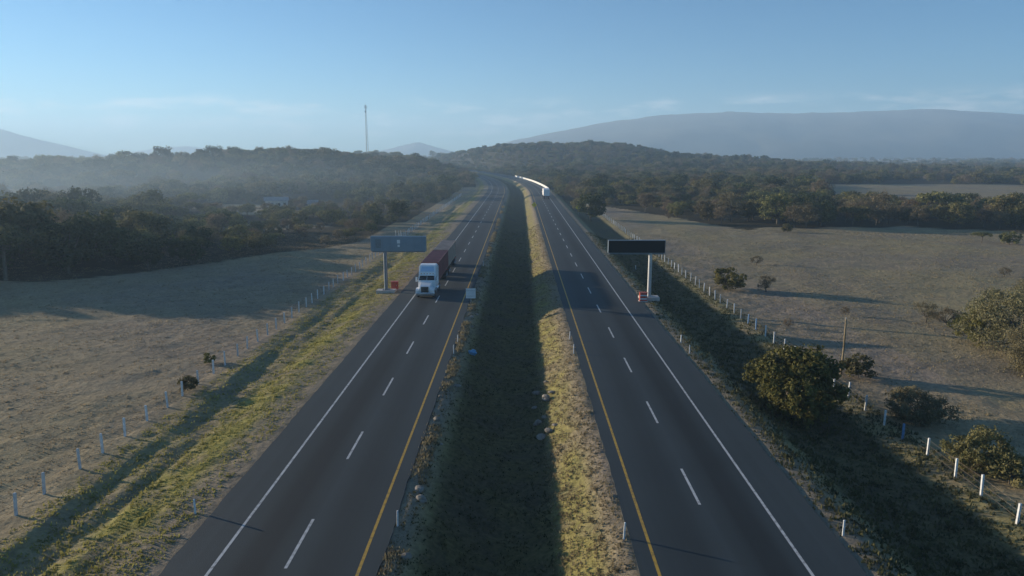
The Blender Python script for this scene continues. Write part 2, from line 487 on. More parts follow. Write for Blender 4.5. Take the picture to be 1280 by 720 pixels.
# zone: R green grass, G bare gravel, B woodland litter plus shade painted on ditch and embankment
def wood_mask(x, y):
    """1 where trees stand"""
    x = np.asarray(x, float); y = np.asarray(y, float)
    u = x + shift(y)
    edge = np.interp(x, [-200, -120, -75, -55, -33], [78, 92, 104, 124, 158]) + 10 * (fbm(x * .06, y * .0 + 3, 5, 2) - .5)
    left = (u < np.where(y > 420, -24, -33)) & (y > edge) & ((u < -36) | (y > 200))
    for cx, cy, rx, ry in ((-72, 188, 20, 8), (-128, 262, 38, 13), (-92, 238, 16, 12), (-210, 330, 60, 14)):
        left &= ((x - cx) / rx) ** 2 + ((y - cy) / ry) ** 2 > 1
    e2 = 190 + 14 * (fbm(x * .05, x * 0, 9, 2) - .5) * 2 + np.clip(62 - x, 0, 60) * 3.2 - np.clip(x - 110, 0, 60) * .35
    right = (u > 21) & (y > e2)
    right &= ~((y > 285) & (y < 480) & (x > 128 + (y - 285) * .35) & (x < 235 + (y - 285) * .55))
    right &= ~((y > 640) & (y < 720) & (x > 300))
    plain = right & (y > 720) & (x > 330) & (fbm(x * .006, y * .004, 14, 3) < .47)
    return left | (right & ~plain)
u_ = U.ravel(); x_ = X.ravel(); y_ = V.ravel()
verge = ss(u_, -27.5, -25) * .35 * (1 - ss(u_, -23, -22)) + ss(u_, -23, -21.5) * (1 - ss(u_, -19.8, -18.2))
verge += ss(u_, -6.2, -4) * (1 - ss(u_, 3.6, 5.2)) * .8
verge += ss(u_, 16.6, 18.5) * (1 - ss(u_, 27, 31)) * .5
far_field = (u_ > 40) * .18 + (u_ < -30) * .10
gravel = np.exp(-((u_ + 16.9) / .8) ** 2) * .8 + np.exp(-((u_ + 6.0) / .5) ** 2) * .9 + np.exp(-((u_ - 5.0) / .6) ** 2) * .5 + np.exp(-((u_ - 16.5) / .7) ** 2) * .8
gravel += np.exp(-((u_ + 22.6) / .7) ** 2) * .4 * fbm(x_ * .3, y_ * .1, 77, 2)
litter_shade = wood_mask(x_, y_) * np.clip(1 - (y_ - 1500) / 1500, .4, 1)
litter_shade = np.maximum(litter_shade, .8 * ss(u_, -5.6, -4.2) * (1 - ss(u_, 1.6, 2.8)) + .75 * ss(u_, 18.2, 19.5) * (1 - ss(u_, 25.5, 27)))  # shade painted into the ground colour of median ditch and right embankment
zone = np.stack([np.clip(verge + far_field, 0, 1), np.clip(gravel, 0, 1), litter_shade, np.ones_like(u_)], -1).astype(np.float32)
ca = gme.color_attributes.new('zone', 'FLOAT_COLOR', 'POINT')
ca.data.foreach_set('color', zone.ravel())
ground = tag(link('ground', gme), 'dry grass fields and verges reaching to the horizon', kind='structure')
print('ground quads', len(F))

# ------------------------------------------------------------------ carriageways
RV = np.concatenate([np.arange(-60, 320, 10), np.arange(320, 1500, 15)]).astype(float)
def sheet(name, u0, u1, z, thick, mat, v=RV, edge_noise=0.0, parent=None, n=2, mirror=False):
    v = np.asarray(v, float)
    if edge_noise:
        v = np.concatenate([np.arange(-60, 20, 4), np.arange(20, 160, .5), np.arange(160, 1500, 6)]).astype(float)
    k = len(v)
    cu = np.linspace(0, 1, n)
    e0 = u0 + edge_noise * (fbm(v * .7, v * 0 + u0, 41, 3) - .5) * 2
    e1 = u1 + edge_noise * (fbm(v * .7, v * 0 + u1, 43, 3) - .5) * 2
    uu = e0[:, None] * (1 - cu) + e1[:, None] * cu
    vv = np.repeat(v[:, None], n, 1)
    xx = uu - shift(vv)
    zz = np.full_like(xx, z)
    top = np.stack([xx, vv, zz], -1).reshape(-1, 3)
    i = np.arange(k * n).reshape(k, n)
    f = np.stack([i[:-1, :-1], i[:-1, 1:], i[1:, 1:], i[1:, :-1]], -1).reshape(-1, 4)
    verts = top; faces = f
    if thick:
        low = top.copy(); low[:, 2] -= thick
        j = i + k * n
        sl = np.stack([i[1:, 0], j[1:, 0], j[:-1, 0], i[:-1, 0]], -1)
        sr = np.stack([i[:-1, -1], j[:-1, -1], j[1:, -1], i[1:, -1]], -1)
        verts = np.concatenate([top, low]); faces = np.concatenate([f, sl, sr])
    me = np_mesh(name, verts, faces, mat)
    uvl = me.uv_layers.new(name='lane')
    lu = np.concatenate([(u1 - uu.ravel()) if mirror else (uu.ravel() - u0)] * (2 if thick else 1)); lv = np.concatenate([vv.ravel()] * (2 if thick else 1))
    vi = faces.ravel()
    uvl.data.foreach_set('uv', np.stack([lu[vi], lv[vi]], -1).astype(np.float32).ravel())
    return link(name, me, parent)

road_left = tag(sheet('road_left', -16.4, -6.46, 0, .3, M['asphalt'], edge_noise=.14), 'asphalt carriageway carrying the red container truck', kind='structure')
road_right = tag(sheet('road_right', 5.55, 15.9, 0, .3, M['asphalt'], edge_noise=.10, mirror=True), 'asphalt carriageway left of the black message board', kind='structure')
for road, white, dash, yellow in ((road_left, -14.2, -10.78, -7.35), (road_right, 13.38, 9.9, 6.42)):
    sheet('edge_line', white - .075, white + .075, .004, 0, M['white_line'], parent=road)
    sheet('yellow_line', yellow - .075, yellow + .075, .004, 0, M['yellow_line'], parent=road)
    ph = 28.85 if road is road_left else 35.0
    for k in range(-3, 60):
        v0 = ph + 11.7 * k
        sheet('lane_dash', dash - .075, dash + .075, .004, 0, M['white_line'], v=np.array([v0, v0 + 2.2, v0 + 4.4]), parent=road)

# ------------------------------------------------------------------ mountains
def ridge(name, D, pts, depth, seed, label, rough=.12):
    """pts: (azimuth pixel, ridge pixel row); the ridge runs at distance D"""
    px = np.array([p[0] for p in pts], float); py = np.array([p[1] for p in pts], float)
    n = 200; m = 26
    a = np.linspace(px[0], px[-1], n)
    top = np.interp(a, px, py)
    k = np.ones(9) / 9
    top = np.convolve(np.pad(top, 4, 'edge'), k, 'valid')
    crest = CAM_H + (193 - top) / F_PX * D
    t = np.linspace(-1, 1, m)
    A, T = np.meshgrid(a, t)
    xx = (A - 649) / F_PX * D * (1 + T * depth / D * .0) ; yy = np.full_like(A, D) + T * depth
    shape = np.clip(1 - np.abs(T), 0, 1) ** .8
    zz = -30 + (crest[None, :] + 30) * shape
    nz = fbm(xx / 260 + seed, yy / 260, seed, 5) - .5
    zz = zz + nz * (crest[None, :] + 60) * rough * 4 * shape * (1 - shape) * 1.6 + (fbm(xx / 90, yy / 90, seed + 5, 3) - .5) * 14 * shape
    i = np.arange(m * n).reshape(m, n)
    f = np.stack([i[:-1, :-1], i[:-1, 1:], i[1:, 1:], i[1:, :-1]], -1).reshape(-1, 4)
    return tag(link(name, np_mesh(name, np.stack([xx, yy, zz], -1).reshape(-1, 3), f, M['mountain'], True)), label, kind='structure')

ridge('mountain_range', 4000, [(560, 196), (600, 186), (640, 176), (700, 164), (760, 152), (830, 144), (900, 141), (980, 143), (1060, 141), (1140, 138),
                        (1200, 141), (1280, 147), (1380, 150), (1500, 146), (1640, 168), (1760, 196)], 1100, 3, 'long blue mountain range behind the right plain')
ridge('mountain_left', 4300, [(-420, 196), (-320, 170), (-180, 140), (-60, 140), (0, 159), (40, 172), (80, 187), (120, 196)], 900, 7, 'hazy mountain slope at the left edge')
ridge('mountain_far', 5400, [(130, 197), (190, 187), (240, 182), (275, 187), (330, 197)], 700, 9, 'faint far hill over the left wood')
ridge('mountain_peak', 5200, [(440, 197), (490, 186), (525, 177), (560, 188), (600, 197)], 700, 12, 'faint pointed hill behind the road gap')

# ------------------------------------------------------------------ trees
def leaf_quads(centers, radii, per, size, rs, aspect=1.0, shell=.55, up=.25):
    n = len(centers) * per
    c = np.repeat(centers, per, 0); r = np.repeat(radii, per, 0)
    d = rs.normal(size=(n, 3)); d /= np.linalg.norm(d, axis=1)[:, None]
    rad = (shell + (1 - shell) * rs.random(n)) * (.8 + .35 * rs.random(n))
    p = c + d * (rad * r)[:, None] * np.array([1, 1, .8])
    nrm = d + rs.normal(size=(n, 3)) * .55 + np.array([0, 0, up]); nrm /= np.linalg.norm(nrm, axis=1)[:, None]
    t = np.cross(nrm, rs.normal(size=(n, 3))); t /= np.linalg.norm(t, axis=1)[:, None]
    b = np.cross(nrm, t)
    s = size * (.55 + .8 * rs.random(n))[:, None]
    t = t * s; b = b * s * aspect
    bend = nrm * s * .2
    q = np.stack([p - t * .5 - b * .12, p + b * .5 - bend, p + t * .5 + b * .12, p - b * .5 - bend], 1)
    return q.reshape(-1, 3)

def tube_np(p0, p1, r0, r1, seg=6):
    p0 = np.array(p0, float); p1 = np.array(p1, float)
    d = p1 - p0; d /= np.linalg.norm(d)
    a = np.cross(d, [0.3, 0.8, 0.51]); a /= np.linalg.norm(a); b = np.cross(d, a)
    th = np.arange(seg) * 2 * np.pi / seg
    ring = np.cos(th)[:, None] * a + np.sin(th)[:, None] * b
    v = np.concatenate([p0 + ring * r0, p1 + ring * r1])
    f = np.array([(i, (i + 1) % seg, seg + (i + 1) % seg, seg + i) for i in range(seg)])
    return v, f

def make_tree(seed, rx, rz, cz, nclump, per, leaf, mat, trunk_r=.16, aspect=1.0, flat=.0, clump=.34, low=-.55):
    """-> (trunk mesh, crown mesh); sizes in metres at scale 1"""
    rs = np.random.default_rng(seed)
    cs, rr = [], []
    while len(cs) < nclump:
        d = rs.normal(size=3); d /= np.linalg.norm(d)
        if d[2] < low: continue
        k = .5 + .5 * rs.random() ** .6
        if flat: d[2] = d[2] * (1 - flat) + .1
        wob = 1 + .3 * math.sin(3 * math.atan2(d[1], d[0]) + seed) * rs.random()
        cs.append([d[0] * rx * k * wob, d[1] * rx * k * wob, cz + d[2] * rz * k]); rr.append(rx * clump * (.55 + .75 * rs.random()))
    cs = np.array(cs); rr = np.array(rr)
    q = leaf_quads(cs, rr, per, leaf, rs, aspect)
    crown = np_mesh('crown', q, np.arange(len(q)).reshape(-1, 4), mat)
    tv, tf, k = [], [], 0
    def seg(p0, p1, r0, r1):
        nonlocal k
        v, f = tube_np(p0, p1, r0, r1); tv.append(v); tf.append(f + k); k += len(v)
    fork = np.array([rs.normal() * .15, rs.normal() * .15, max(.4, cz - rz * .75)])
    seg((0, 0, -.3), fork * .5, trunk_r * 1.25, trunk_r); seg(fork * .5, fork, trunk_r, trunk_r * .85)
    order = rs.permutation(len(cs))[:min(16, len(cs))]
    for j in order:
        mid_ = fork + (cs[j] - fork) * .5 + rs.normal(size=3) * .12 * rx
        seg(fork, mid_, trunk_r * .55, trunk_r * .32); seg(mid_, cs[j], trunk_r * .32, trunk_r * .1)
    trunk = np_mesh('trunk', np.concatenate(tv), np.concatenate(tf), M['bark'], True)
    return trunk, crown

KINDS = {
    'olive':  [make_tree(101, 3.3, 2.5, 3.2, 52, 46, .38, M['leaf_olive'], .18, low=-.85), make_tree(102, 3.0, 2.8, 3.4, 48, 46, .36, M['leaf_olive'], .18, low=-.8),
               make_tree(103, 3.9, 2.1, 3.0, 58, 44, .38, M['leaf_olive'], .18, flat=.2, low=-.85)],
    'dark':   [make_tree(111, 3.0, 3.0, 3.8, 50, 50, .40, M['leaf_dark'], .2, low=-.8), make_tree(112, 3.5, 2.6, 3.4, 54, 48, .40, M['leaf_dark'], .2, low=-.85)],
    'dry':    [make_tree(121, 3.2, 2.4, 3.3, 48, 50, .50, M['leaf_dry'], .15, aspect=.25, low=-.75), make_tree(122, 2.8, 2.6, 3.5, 44, 50, .50, M['leaf_dry'], .15, aspect=.22, low=-.7)],
    'umbrella': [make_tree(131, 4.2, 1.6, 4.6, 48, 46, .38, M['leaf_olive'], .2, flat=.5, clump=.26, low=-.3)],
    'yellow': [make_tree(141, 2.9, 2.3, 2.9, 46, 48, .36, M['leaf_yellow'], .16, low=-.85)],
    'shrub':  [make_tree(151, 1.5, 1.0, 1.15, 30, 50, .22, M['leaf_olive'], .06, low=-.85), make_tree(152, 1.4, 1.1, 1.2, 28, 50, .22, M['leaf_yellow'], .06, low=-.85)],
    'bare_shrub': [make_tree(161, 1.4, 1.1, 1.3, 30, 40, .38, M['leaf_dry'], .07, aspect=.1, low=-.6)],
    'bush':   [make_tree(171, 2.9, 2.35, 2.4, 170, 76, .21, M['leaf_bush'], .16, clump=.2, low=-.9)],
    'mound':  [make_tree(191, 2.1, 1.15, 1.05, 110, 60, .19, M['leaf_dry'], .08, aspect=.5, clump=.24, low=-.9),
               make_tree(192, 1.9, 1.3, 1.2, 110, 60, .19, M['leaf_olive'], .08, aspect=.6, clump=.24, low=-.9)],
    'feather': [make_tree(181, 3.2, 2.2, 2.5, 150, 66, .26, M['leaf_pale'], .14, aspect=.3, clump=.24, low=-.9),
                make_tree(182, 2.6, 2.1, 2.2, 120, 64, .25, M['leaf_yellow'], .14, aspect=.4, clump=.22, low=-.9)],
}
proto_obj = {}
def plant(name, kind, var, x, y, scale, rz, label, cat, group=None, sz=1.0):
    trunk, crown = KINDS[kind][var % len(KINDS[kind])]
    z = float(height(x, y))
    e = empty(name, (x, y, z), rz)
    e.scale = (scale, scale, scale * sz)
    tag(e, label, cat, group)
    link('trunk', trunk, e)
    c = link('crown', crown, e)
    proto_obj.setdefault((kind, var % len(KINDS[kind])), c)
    return e

# single plants that can be picked out in the photograph: pixel of the foot, kind, height scale
singles = [
    ('round_bush', 'bush', 0, 992, 514, -1.2, 1.2, 'big dense yellow-green bush on the slope beside the right fence', 'bush'),
    ('shrub', 'shrub', 1, 910, 362, -1.5, 1.55, 'rounded yellowish shrub just behind the right fence in the field', 'shrub'),
    ('shrub', 'bare_shrub', 0, 958, 364, -1.5, 1.1, 'bare dark shrub beside the rounded one in the right field', 'shrub'),
    ('shrub', 'bare_shrub', 0, 945, 331, -1.5, .75, 'tiny leafless shrub alone in the middle of the right field', 'shrub'),
    ('small_tree', 'bare_shrub', 0, 1157, 402, -1.5, 1.1, 'low flat-topped thorn shrub in the right field', 'shrub'),
    ('small_tree', 'bare_shrub', 0, 1184, 408, -1.5, 1.0, 'small dark shrub next to the flat-topped thorn shrub', 'shrub'),
    ('tree', 'feather', 0, 1266, 442, -1.5, 1.45, 'large feathery olive tree at the right edge of the photo', 'tree'),
    ('tree', 'feather', 1, 1222, 430, -1.5, .95, 'medium feathery tree left of the large one at the right edge', 'tree'),
    ('tree', 'feather', 0, 1300, 470, -1.5, 1.0, 'feathery tree cut off by the right edge below the large one', 'tree'),
    ('tree', 'feather', 0, 1300, 405, -1.5, 1.2, 'olive tree behind the large feathery tree at the right edge', 'tree'),
    ('shrub', 'shrub', 0, 1072, 472, -1.5, .95, 'low green shrub behind the thin wooden pole', 'shrub'),
    ('shrub', 'mound', 0, 1146, 524, -1.5, 1.05, 'pale bushy shrub just outside the blue fence posts', 'shrub'),
    ('shrub', 'mound', 1, 1226, 586, -1.5, 1.05, 'green shrub outside the nearest right fence posts', 'shrub'),
    ('shrub', 'shrub', 0, 1262, 604, -1.5, .8, 'small olive shrub at the right edge near the fence', 'shrub'),
    ('tree', 'dark', 0, 738, 275, -1.5, 1.35, 'dense dark green tree beside the far right road shoulder', 'tree'),
    ('tree', 'olive', 1, 722, 262, -1.2, .8, 'lighter bushy tree leaning on the dark tree by the right shoulder', 'tree'),
    ('small_tree', 'umbrella', 0, 1227, 303, -1.5, .42, 'small umbrella-shaped tree at the front of the right tree belt', 'tree'),
    ('small_tree', 'shrub', 0, 1262, 305, -1.5, 1.3, 'small round tree at the right end of the tree belt', 'tree'),
    ('small_tree', 'shrub', 0, 984, 290, -1.5, 1.0, 'little green tree standing in front of the right tree belt', 'tree'),
    ('shrub', 'bare_shrub', 0, 835, 274, -1.5, .8, 'small dry shrub in the far corner of the right field', 'shrub'),
    ('shrub', 'bare_shrub', 0, 1256, 346, -1.5, .7, 'small dry shrub at the far right of the field', 'shrub'),
    ('shrub', 'bare_shrub', 0, 985, 409, -1.5, .45, 'tiny dry shrub close behind the right fence', 'shrub'),
    ('shrub', 'bare_shrub', 0, 1056, 394, -1.5, .45, 'tiny dark shrub in the field above the wooden pole', 'shrub'),
    ('shrub', 'shrub', 1, 262, 455, -.6, .45, 'low green shrub at the left fence line', 'shrub'),
    ('shrub', 'shrub', 0, 235, 490, -.6, .55, 'dark low shrub by the left fence posts', 'shrub'),
]
for i, (nm, kd, vr, px, py, z0, sc, lb, ct) in enumerate(singles):
    p = at(px, py, z0)
    plant(nm, kd, vr, p.x, p.y, sc, i * 1.7, lb, ct)

# trees standing clear against the sky on the left rise: photo column, distance, size, width
for i, (px, d, sc, kd, vr, lb) in enumerate([
        (22, 470, 1.1, 'dark', 1, 'broad hazy skyline tree nearest the left edge of the photo'),
        (64, 470, 1.25, 'umbrella', 0, 'flat-topped skyline tree on the misty left rise'),
        (80, 472, 1.2, 'umbrella', 0, 'second flat-topped skyline tree touching its left neighbour'),
        (106, 470, 1.05, 'olive', 1, 'small round skyline tree between the flat-topped and twin ones'),
        (150, 475, 1.2, 'dark', 0, 'slim left one of three skyline trees standing together'),
        (164, 470, 1.45, 'dark', 1, 'broad middle one of three skyline trees standing together'),
        (180, 470, 1.25, 'dark', 0, 'slim right one of three skyline trees standing together'),
        (209, 468, 1.95, 'dark', 0, 'tallest dome-shaped skyline tree on the left rise'),
        (235, 475, 1.5, 'olive', 1, 'narrow skyline tree right of the tallest dome-shaped one'),
        (258, 470, 1.65, 'dark', 1, 'bulky skyline tree in the pair above the misty clearing'),
        (273, 475, 1.85, 'dark', 0, 'pointed skyline tree in the pair above the misty clearing'),
        (298, 480, 1.3, 'olive', 2, 'low wide skyline tree right of the pointed one'),
        (880, 880, 1.5, 'dark', 1, 'lone round tree sticking up on the right hill shoulder')]):
    sc *= 1.3 if px < 200 else 1.1
    plant('skyline_tree', kd, vr, (px - 649) / F_PX * d, float(d), sc, i * 2.1, lb, 'tree', 'trees standing against the sky')

# woods: jittered positions, nearest ones become separate trees
def scatter(x0, x1, y0, y1, step, seed):
    rs = np.random.default_rng(seed)
    gx, gy = np.meshgrid(np.arange(x0, x1, step), np.arange(y0, y1, step))
    gx = gx + rs.uniform(-.45, .45, gx.shape) * step; gy = gy + rs.uniform(-.45, .45, gy.shape) * step
    return gx.ravel(), gy.ravel()
parts_ = []
for (x0, x1, y0, y1, st, sd) in ((-320, 320, 90, 360, 7.3, 1), (-520, 520, 360, 760, 8.5, 2), (-900, 900, 760, 1400, 11, 3), (-1500, 2800, 1400, 3400, 34, 4)):
    gx, gy = scatter(x0, x1, y0, y1, st, sd)
    k = wood_mask(gx, gy) & (np.abs(gx - 0) < gy * .86 + 25)
    if sd == 4: k &= (fbm(gx * .004, gy * .002, 61, 3) > .46)
    dens = fbm(gx * .03, gy * .03, 51, 3)
    k &= dens > .33
    parts_.append(np.stack([gx[k], gy[k], np.full(k.sum(), sd)], -1))
T = np.concatenate(parts_)
rs = np.random.default_rng(77)
rs_kind = rs.random(len(T)); rs_sc = rs.random(len(T)); rs_rot = rs.random(len(T)) * 6.283
patch = fbm(T[:, 0] * .02, T[:, 1] * .02, 71, 3)
def kind_of(i):
    r = rs_kind[i] * .75 + (patch[i] - .5) * 1.1 + (.12 if T[i, 0] > 0 or T[i, 1] > 210 else -.04)
    hill = T[i, 1] > 480
    if r < .16: return 'dark', 0
    if r < .24: return 'dark', 1
    if r < .34: return 'olive', 0
    if r < .43: return 'olive', 1
    if r < .50: return 'umbrella', 0
    if r < .57: return 'olive', 2
    if r < .68: return 'yellow', 0
    if r < .78: return 'dry', 0
    return 'dry', 1
KNAME = {'dark': ('broadleaf_tree', 'dark-green'), 'olive': ('scrub_tree', 'olive'), 'umbrella': ('umbrella_tree', 'flat-topped'),
         'yellow': ('scrub_tree', 'yellow-green'), 'dry': ('leafless_tree', 'half-bare')}
dist = np.hypot(T[:, 0], T[:, 1])
inview = np.abs(T[:, 0] + T[:, 1] * .0105) < T[:, 1] * .742 + 3
order = np.argsort(dist + np.where(inview, 0, 1e5))
near = set(order[:250].tolist())
LABELLED = {}
ORD = ['first', 'second', 'third', 'fourth', 'fifth', 'sixth', 'seventh', 'eighth', 'ninth', 'tenth', 'eleventh', 'twelfth', 'thirteenth', 'fourteenth']
def single_out(table, how='from left'):
    for lb, lst in table.items():
        if len(lst) < 2: continue
        for k, (_, o) in enumerate(sorted(lst, key=lambda t: t[0])):
            o['label'] = f'{lb}, {ORD[min(k, 13)]} {how}'
far = []
for i in order:
    i = int(i)
    kd, vr = kind_of(i)
    x, y = T[i, 0], T[i, 1]
    sc = .75 + .5 * rs_sc[i]
    if x < -72 and y < 190: sc *= 1.25
    elif x < 0 and y < 190: sc *= .85
    if T[i, 2] == 4: sc *= 1.5
    if x < 0 and x > -110 and 145 < y < 300: sc *= .62
    if x < -90 and 400 < y < 600 and rs_kind[i] > .93: sc *= 1.4
    if x > 0 and 225 < y < 300: sc *= .75
    if rs_sc[i] > .94: sc *= 1.25
    if i in near:
        nm, adj = KNAME[kd]
        px = 649 + F_PX * x / y
        if x < 0:
            row = 'front row' if y < 135 and x < -50 or not wood_mask(x + 6, y - 13) else ('middle row' if y < 190 else 'back row')
            col = ("at photo's left edge" if px < 110 else 'left of farmhouse' if px < 280 else 'near the farmhouse' if px < 400
                   else 'left of message board' if px < 470 else 'above blue-grey board')
            where = f'{row} of left wood {col}'
        else:
            row = 'front row' if not wood_mask(x - 3, y - 12) else ('middle row' if y < 240 else 'back row')
            col = ('beyond black board' if px < 880 else 'at left end' if px < 960 else 'left of centre' if px < 1060
                   else 'right of centre' if px < 1170 else 'at right edge')
            where = f'{row} of right belt {col}'
        size = 'tall' if sc > 1.08 else ('low' if sc < .88 else 'mid-sized')
        lb = f'{size} {adj} tree, {where}'
        o = plant(nm, kd, vr, float(x), float(y), float(sc), float(rs_rot[i]), lb, 'tree', 'trees of the left wood' if x < 0 else 'trees of the right tree belt')
        LABELLED.setdefault(lb, []).append((px, o))
    else:
        far.append((x, y, sc, rs_rot[i], kd, vr))

single_out(LABELLED)
print('trees near', len(near), 'far', len(far))

def woodland(name, rows, label):
    keys = sorted({(r[4], r[5]) for r in rows})
    keys = [k for k in keys if k in proto_obj]
    pts = np.array([(r[0], r[1], 0) for r in rows], float)
    pts[:, 2] = height(pts[:, 0], pts[:, 1]) - .4
    me = bpy.data.meshes.new(name)
    me.vertices.add(len(pts)); me.vertices.foreach_set('co', pts.astype(np.float32).ravel())
    def attr(nm, ty, data, fld='value'):
        a = me.attributes.new(nm, ty, 'POINT'); a.data.foreach_set(fld, data)
    attr('size', 'FLOAT', np.array([r[2] for r in rows], np.float32))
    attr('turn', 'FLOAT', np.array([r[3] for r in rows], np.float32))
    attr('kind_index', 'INT', np.array([keys.index((r[4], r[5])) if (r[4], r[5]) in keys else 0 for r in rows], np.int32))
    o = link(name, me)
    ng = bpy.data.node_groups.new(name, 'GeometryNodeTree')
    ng.interface.new_socket('Geometry', in_out='INPUT', socket_type='NodeSocketGeometry')
    ng.interface.new_socket('Geometry', in_out='OUTPUT', socket_type='NodeSocketGeometry')
    n, l = ng.nodes, ng.links
    gi, go = n.new('NodeGroupInput'), n.new('NodeGroupOutput')
    jo = n.new('GeometryNodeJoinGeometry')
    for k in reversed(keys):
        oi = n.new('GeometryNodeObjectInfo'); oi.transform_space = 'ORIGINAL'
        oi.inputs['Object'].default_value = proto_obj[k]; oi.inputs['As Instance'].default_value = True
        l.new(oi.outputs['Geometry'], jo.inputs[0])
    ip = n.new('GeometryNodeInstanceOnPoints')
    ip.inputs['Pick Instance'].default_value = True
    def named(nm, ty):
        a = n.new('GeometryNodeInputNamedAttribute'); a.data_type = ty; a.inputs['Name'].default_value = nm
        return a.outputs['Attribute']
    l.new(gi.outputs[0], ip.inputs['Points']); l.new(jo.outputs[0], ip.inputs['Instance'])
    l.new(named('kind_index', 'INT'), ip.inputs['Instance Index'])
    cx = n.new('ShaderNodeCombineXYZ'); l.new(named('turn', 'FLOAT'), cx.inputs['Z'])
    l.new(cx.outputs[0], ip.inputs['Rotation'])
    l.new(named('size', 'FLOAT'), ip.inputs['Scale'])
    l.new(ip.outputs[0], go.inputs[0])
    md = o.modifiers.new('scatter', 'NODES'); md.node_group = ng
    tag(o, label, 'woodland', kind='stuff')
    return o
fl = [r for r in far if r[0] + shift(r[1]) < 0]
fr = [r for r in far if r[0] + shift(r[1]) >= 0 and r[1] < 1400]
fp = [r for r in far if r[0] + shift(r[1]) >= 0 and r[1] >= 1400]
woodland('woodland', fl, 'hazy wood covering the rise left of the highway')
woodland('woodland', fr, 'scrub wood over the low hill and flats right of the highway')
woodland('woodland', fp, 'scattered trees of the far plain below the mountains')

# ------------------------------------------------------------------ grass tufts
def tufts(name, x, y, hgt, wid, blades, mat, label, seed):
    rs = np.random.default_rng(seed)
    n = len(x)
    z = height(x, y)
    bx = np.repeat(x, blades); by = np.repeat(y, blades); bz = np.repeat(z, blades)
    hh = np.repeat(hgt, blades) * (.5 + .7 * rs.random(n * blades)); ww = np.repeat(wid, blades)
    a = rs.random(n * blades) * 6.283; r = ww * rs.random(n * blades) ** .5
    bx = bx + np.cos(a) * r; by = by + np.sin(a) * r
    a2 = rs.random(n * blades) * 6.283; w = ww * .22 * (.5 + rs.random(n * blades))
    dx, dy = np.cos(a2) * w, np.sin(a2) * w
    lx, ly = np.cos(a) * hh * .45 * rs.random(n * blades), np.sin(a) * hh * .45 * rs.random(n * blades)
    v = np.stack([np.stack([bx - dx, by - dy, bz - .04], -1), np.stack([bx + dx, by + dy, bz - .04], -1),
                  np.stack([bx + lx, by + ly, bz + hh], -1)], 1).reshape(-1, 3)
    o = link(name, np_mesh(name, v, np.arange(len(v)).reshape(-1, 3), mat))
    return tag(o, label, 'grass', kind='stuff')

rs = np.random.default_rng(5)
def strip_pts(n, u0, u1, v0, v1, power=1.6):
    v = v0 + (v1 - v0) * rs.random(n) ** power
    u = u0 + (u1 - u0) * rs.random(n)
    return u - shift(v), v
x, y = strip_pts(7000, -26.5, -17.0, 26, 170)
tufts('verge_grass', x, y, .05 + .10 * rs.random(len(x)), .2 + .2 * rs.random(len(x)), 6, M['grass_green'], 'yellow-green rough grass on the left verge', 1)
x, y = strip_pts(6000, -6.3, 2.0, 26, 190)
tufts('median_grass', x, y, .04 + .08 * rs.random(len(x)), .15 + .2 * rs.random(len(x)), 6, M['grass_shade'], 'grass with shade in its colour on the floor of the median ditch', 6)
x, y = strip_pts(5000, 1.9, 5.3, 26, 190)
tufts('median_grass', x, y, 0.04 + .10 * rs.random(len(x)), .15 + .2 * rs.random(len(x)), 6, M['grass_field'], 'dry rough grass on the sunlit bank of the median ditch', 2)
x, y = strip_pts(2600, -6.35, -5.5, 26, 260, 1.2)
k = fbm(x * 0, y * .25, 91, 2) > .42
tufts('median_grass', x[k], y[k], .10 + .32 * rs.random(k.sum()) * fbm(x[k] * 0, y[k] * .6, 92, 2), .15 + .2 * rs.random(k.sum()), 7, M['grass_field'], 'ragged pale grass fringe along the left edge of the median', 7)
x, y = strip_pts(8000, 16.3, 29, 26, 170)
tufts('verge_grass', x, y, .08 + .18 * rs.random(len(x)), .25 + .25 * rs.random(len(x)), 6, M['grass_shade'], 'rough grass with shade in its colour on the embankment below the right road', 3)
x, y = strip_pts(42000, -120, -27.5, 26, 170, 1.3)
k = fbm(x * .1, y * .1, 15, 3) > .36
tufts('field_grass', x[k], y[k], .04 + .09 * rs.random(k.sum()), .15 + .2 * rs.random(k.sum()), 4, M['grass_field'], 'short dry tufts scattered over the left field', 4)
x, y = strip_pts(42000, 29, 140, 34, 190, 1.3)
k = fbm(x * .1, y * .1, 16, 3) > .38
tufts('field_grass', x[k], y[k], .04 + .11 * rs.random(k.sum()), .15 + .22 * rs.random(k.sum()), 4, M['grass_field'], 'short dry tufts scattered over the right field', 5)

# ------------------------------------------------------------------ rocks and litter in the median
def rock_mesh(seed):
    bm = bmesh.new()
    bmesh.ops.create_icosphere(bm, subdivisions=2, radius=.5)
    rs_ = random.Random(seed)
    ph = [rs_.uniform(0, 6) for _ in range(6)]
    for v in bm.verts:
        c = v.co
        k = 1 + .22 * math.sin(5 * c.x + ph[0]) * math.cos(4 * c.y + ph[1]) + .16 * math.sin(7 * c.z + ph[2] + 3 * c.x)
        v.co = Vector((c.x * k * 1.2, c.y * k, c.z * k * .7 * (0.6 if c.z < 0 else 1)))
    return bm_mesh('rock', bm, M['rock'])
ROCKS = [rock_mesh(s) for s in range(4)]
rock_px = [(671, 480, .9), (683, 492, 1.1), (690, 487, .7), (668, 496, .6), (681, 512, .6), (672, 515, .9), (686, 531, .9), (694, 526, .6), (677, 534, 1.0), (682, 471, .5)]
STN = {}
for i, (px, py, s) in enumerate(rock_px):
    p = at(px, py, -.9)
    o = link('rock', ROCKS[i % 4], None, (p.x, p.y, float(height(p.x, p.y)) + .12 * s))
    o.scale = (s * .7,) * 3; o.rotation_euler = (0, 0, i * 1.3)
    tag(o, 'grey stone on the sunlit edge of the median ditch', 'rock', 'stones on the right bank of the median ditch')
    STN.setdefault(o['label'], []).append((p.y, o))
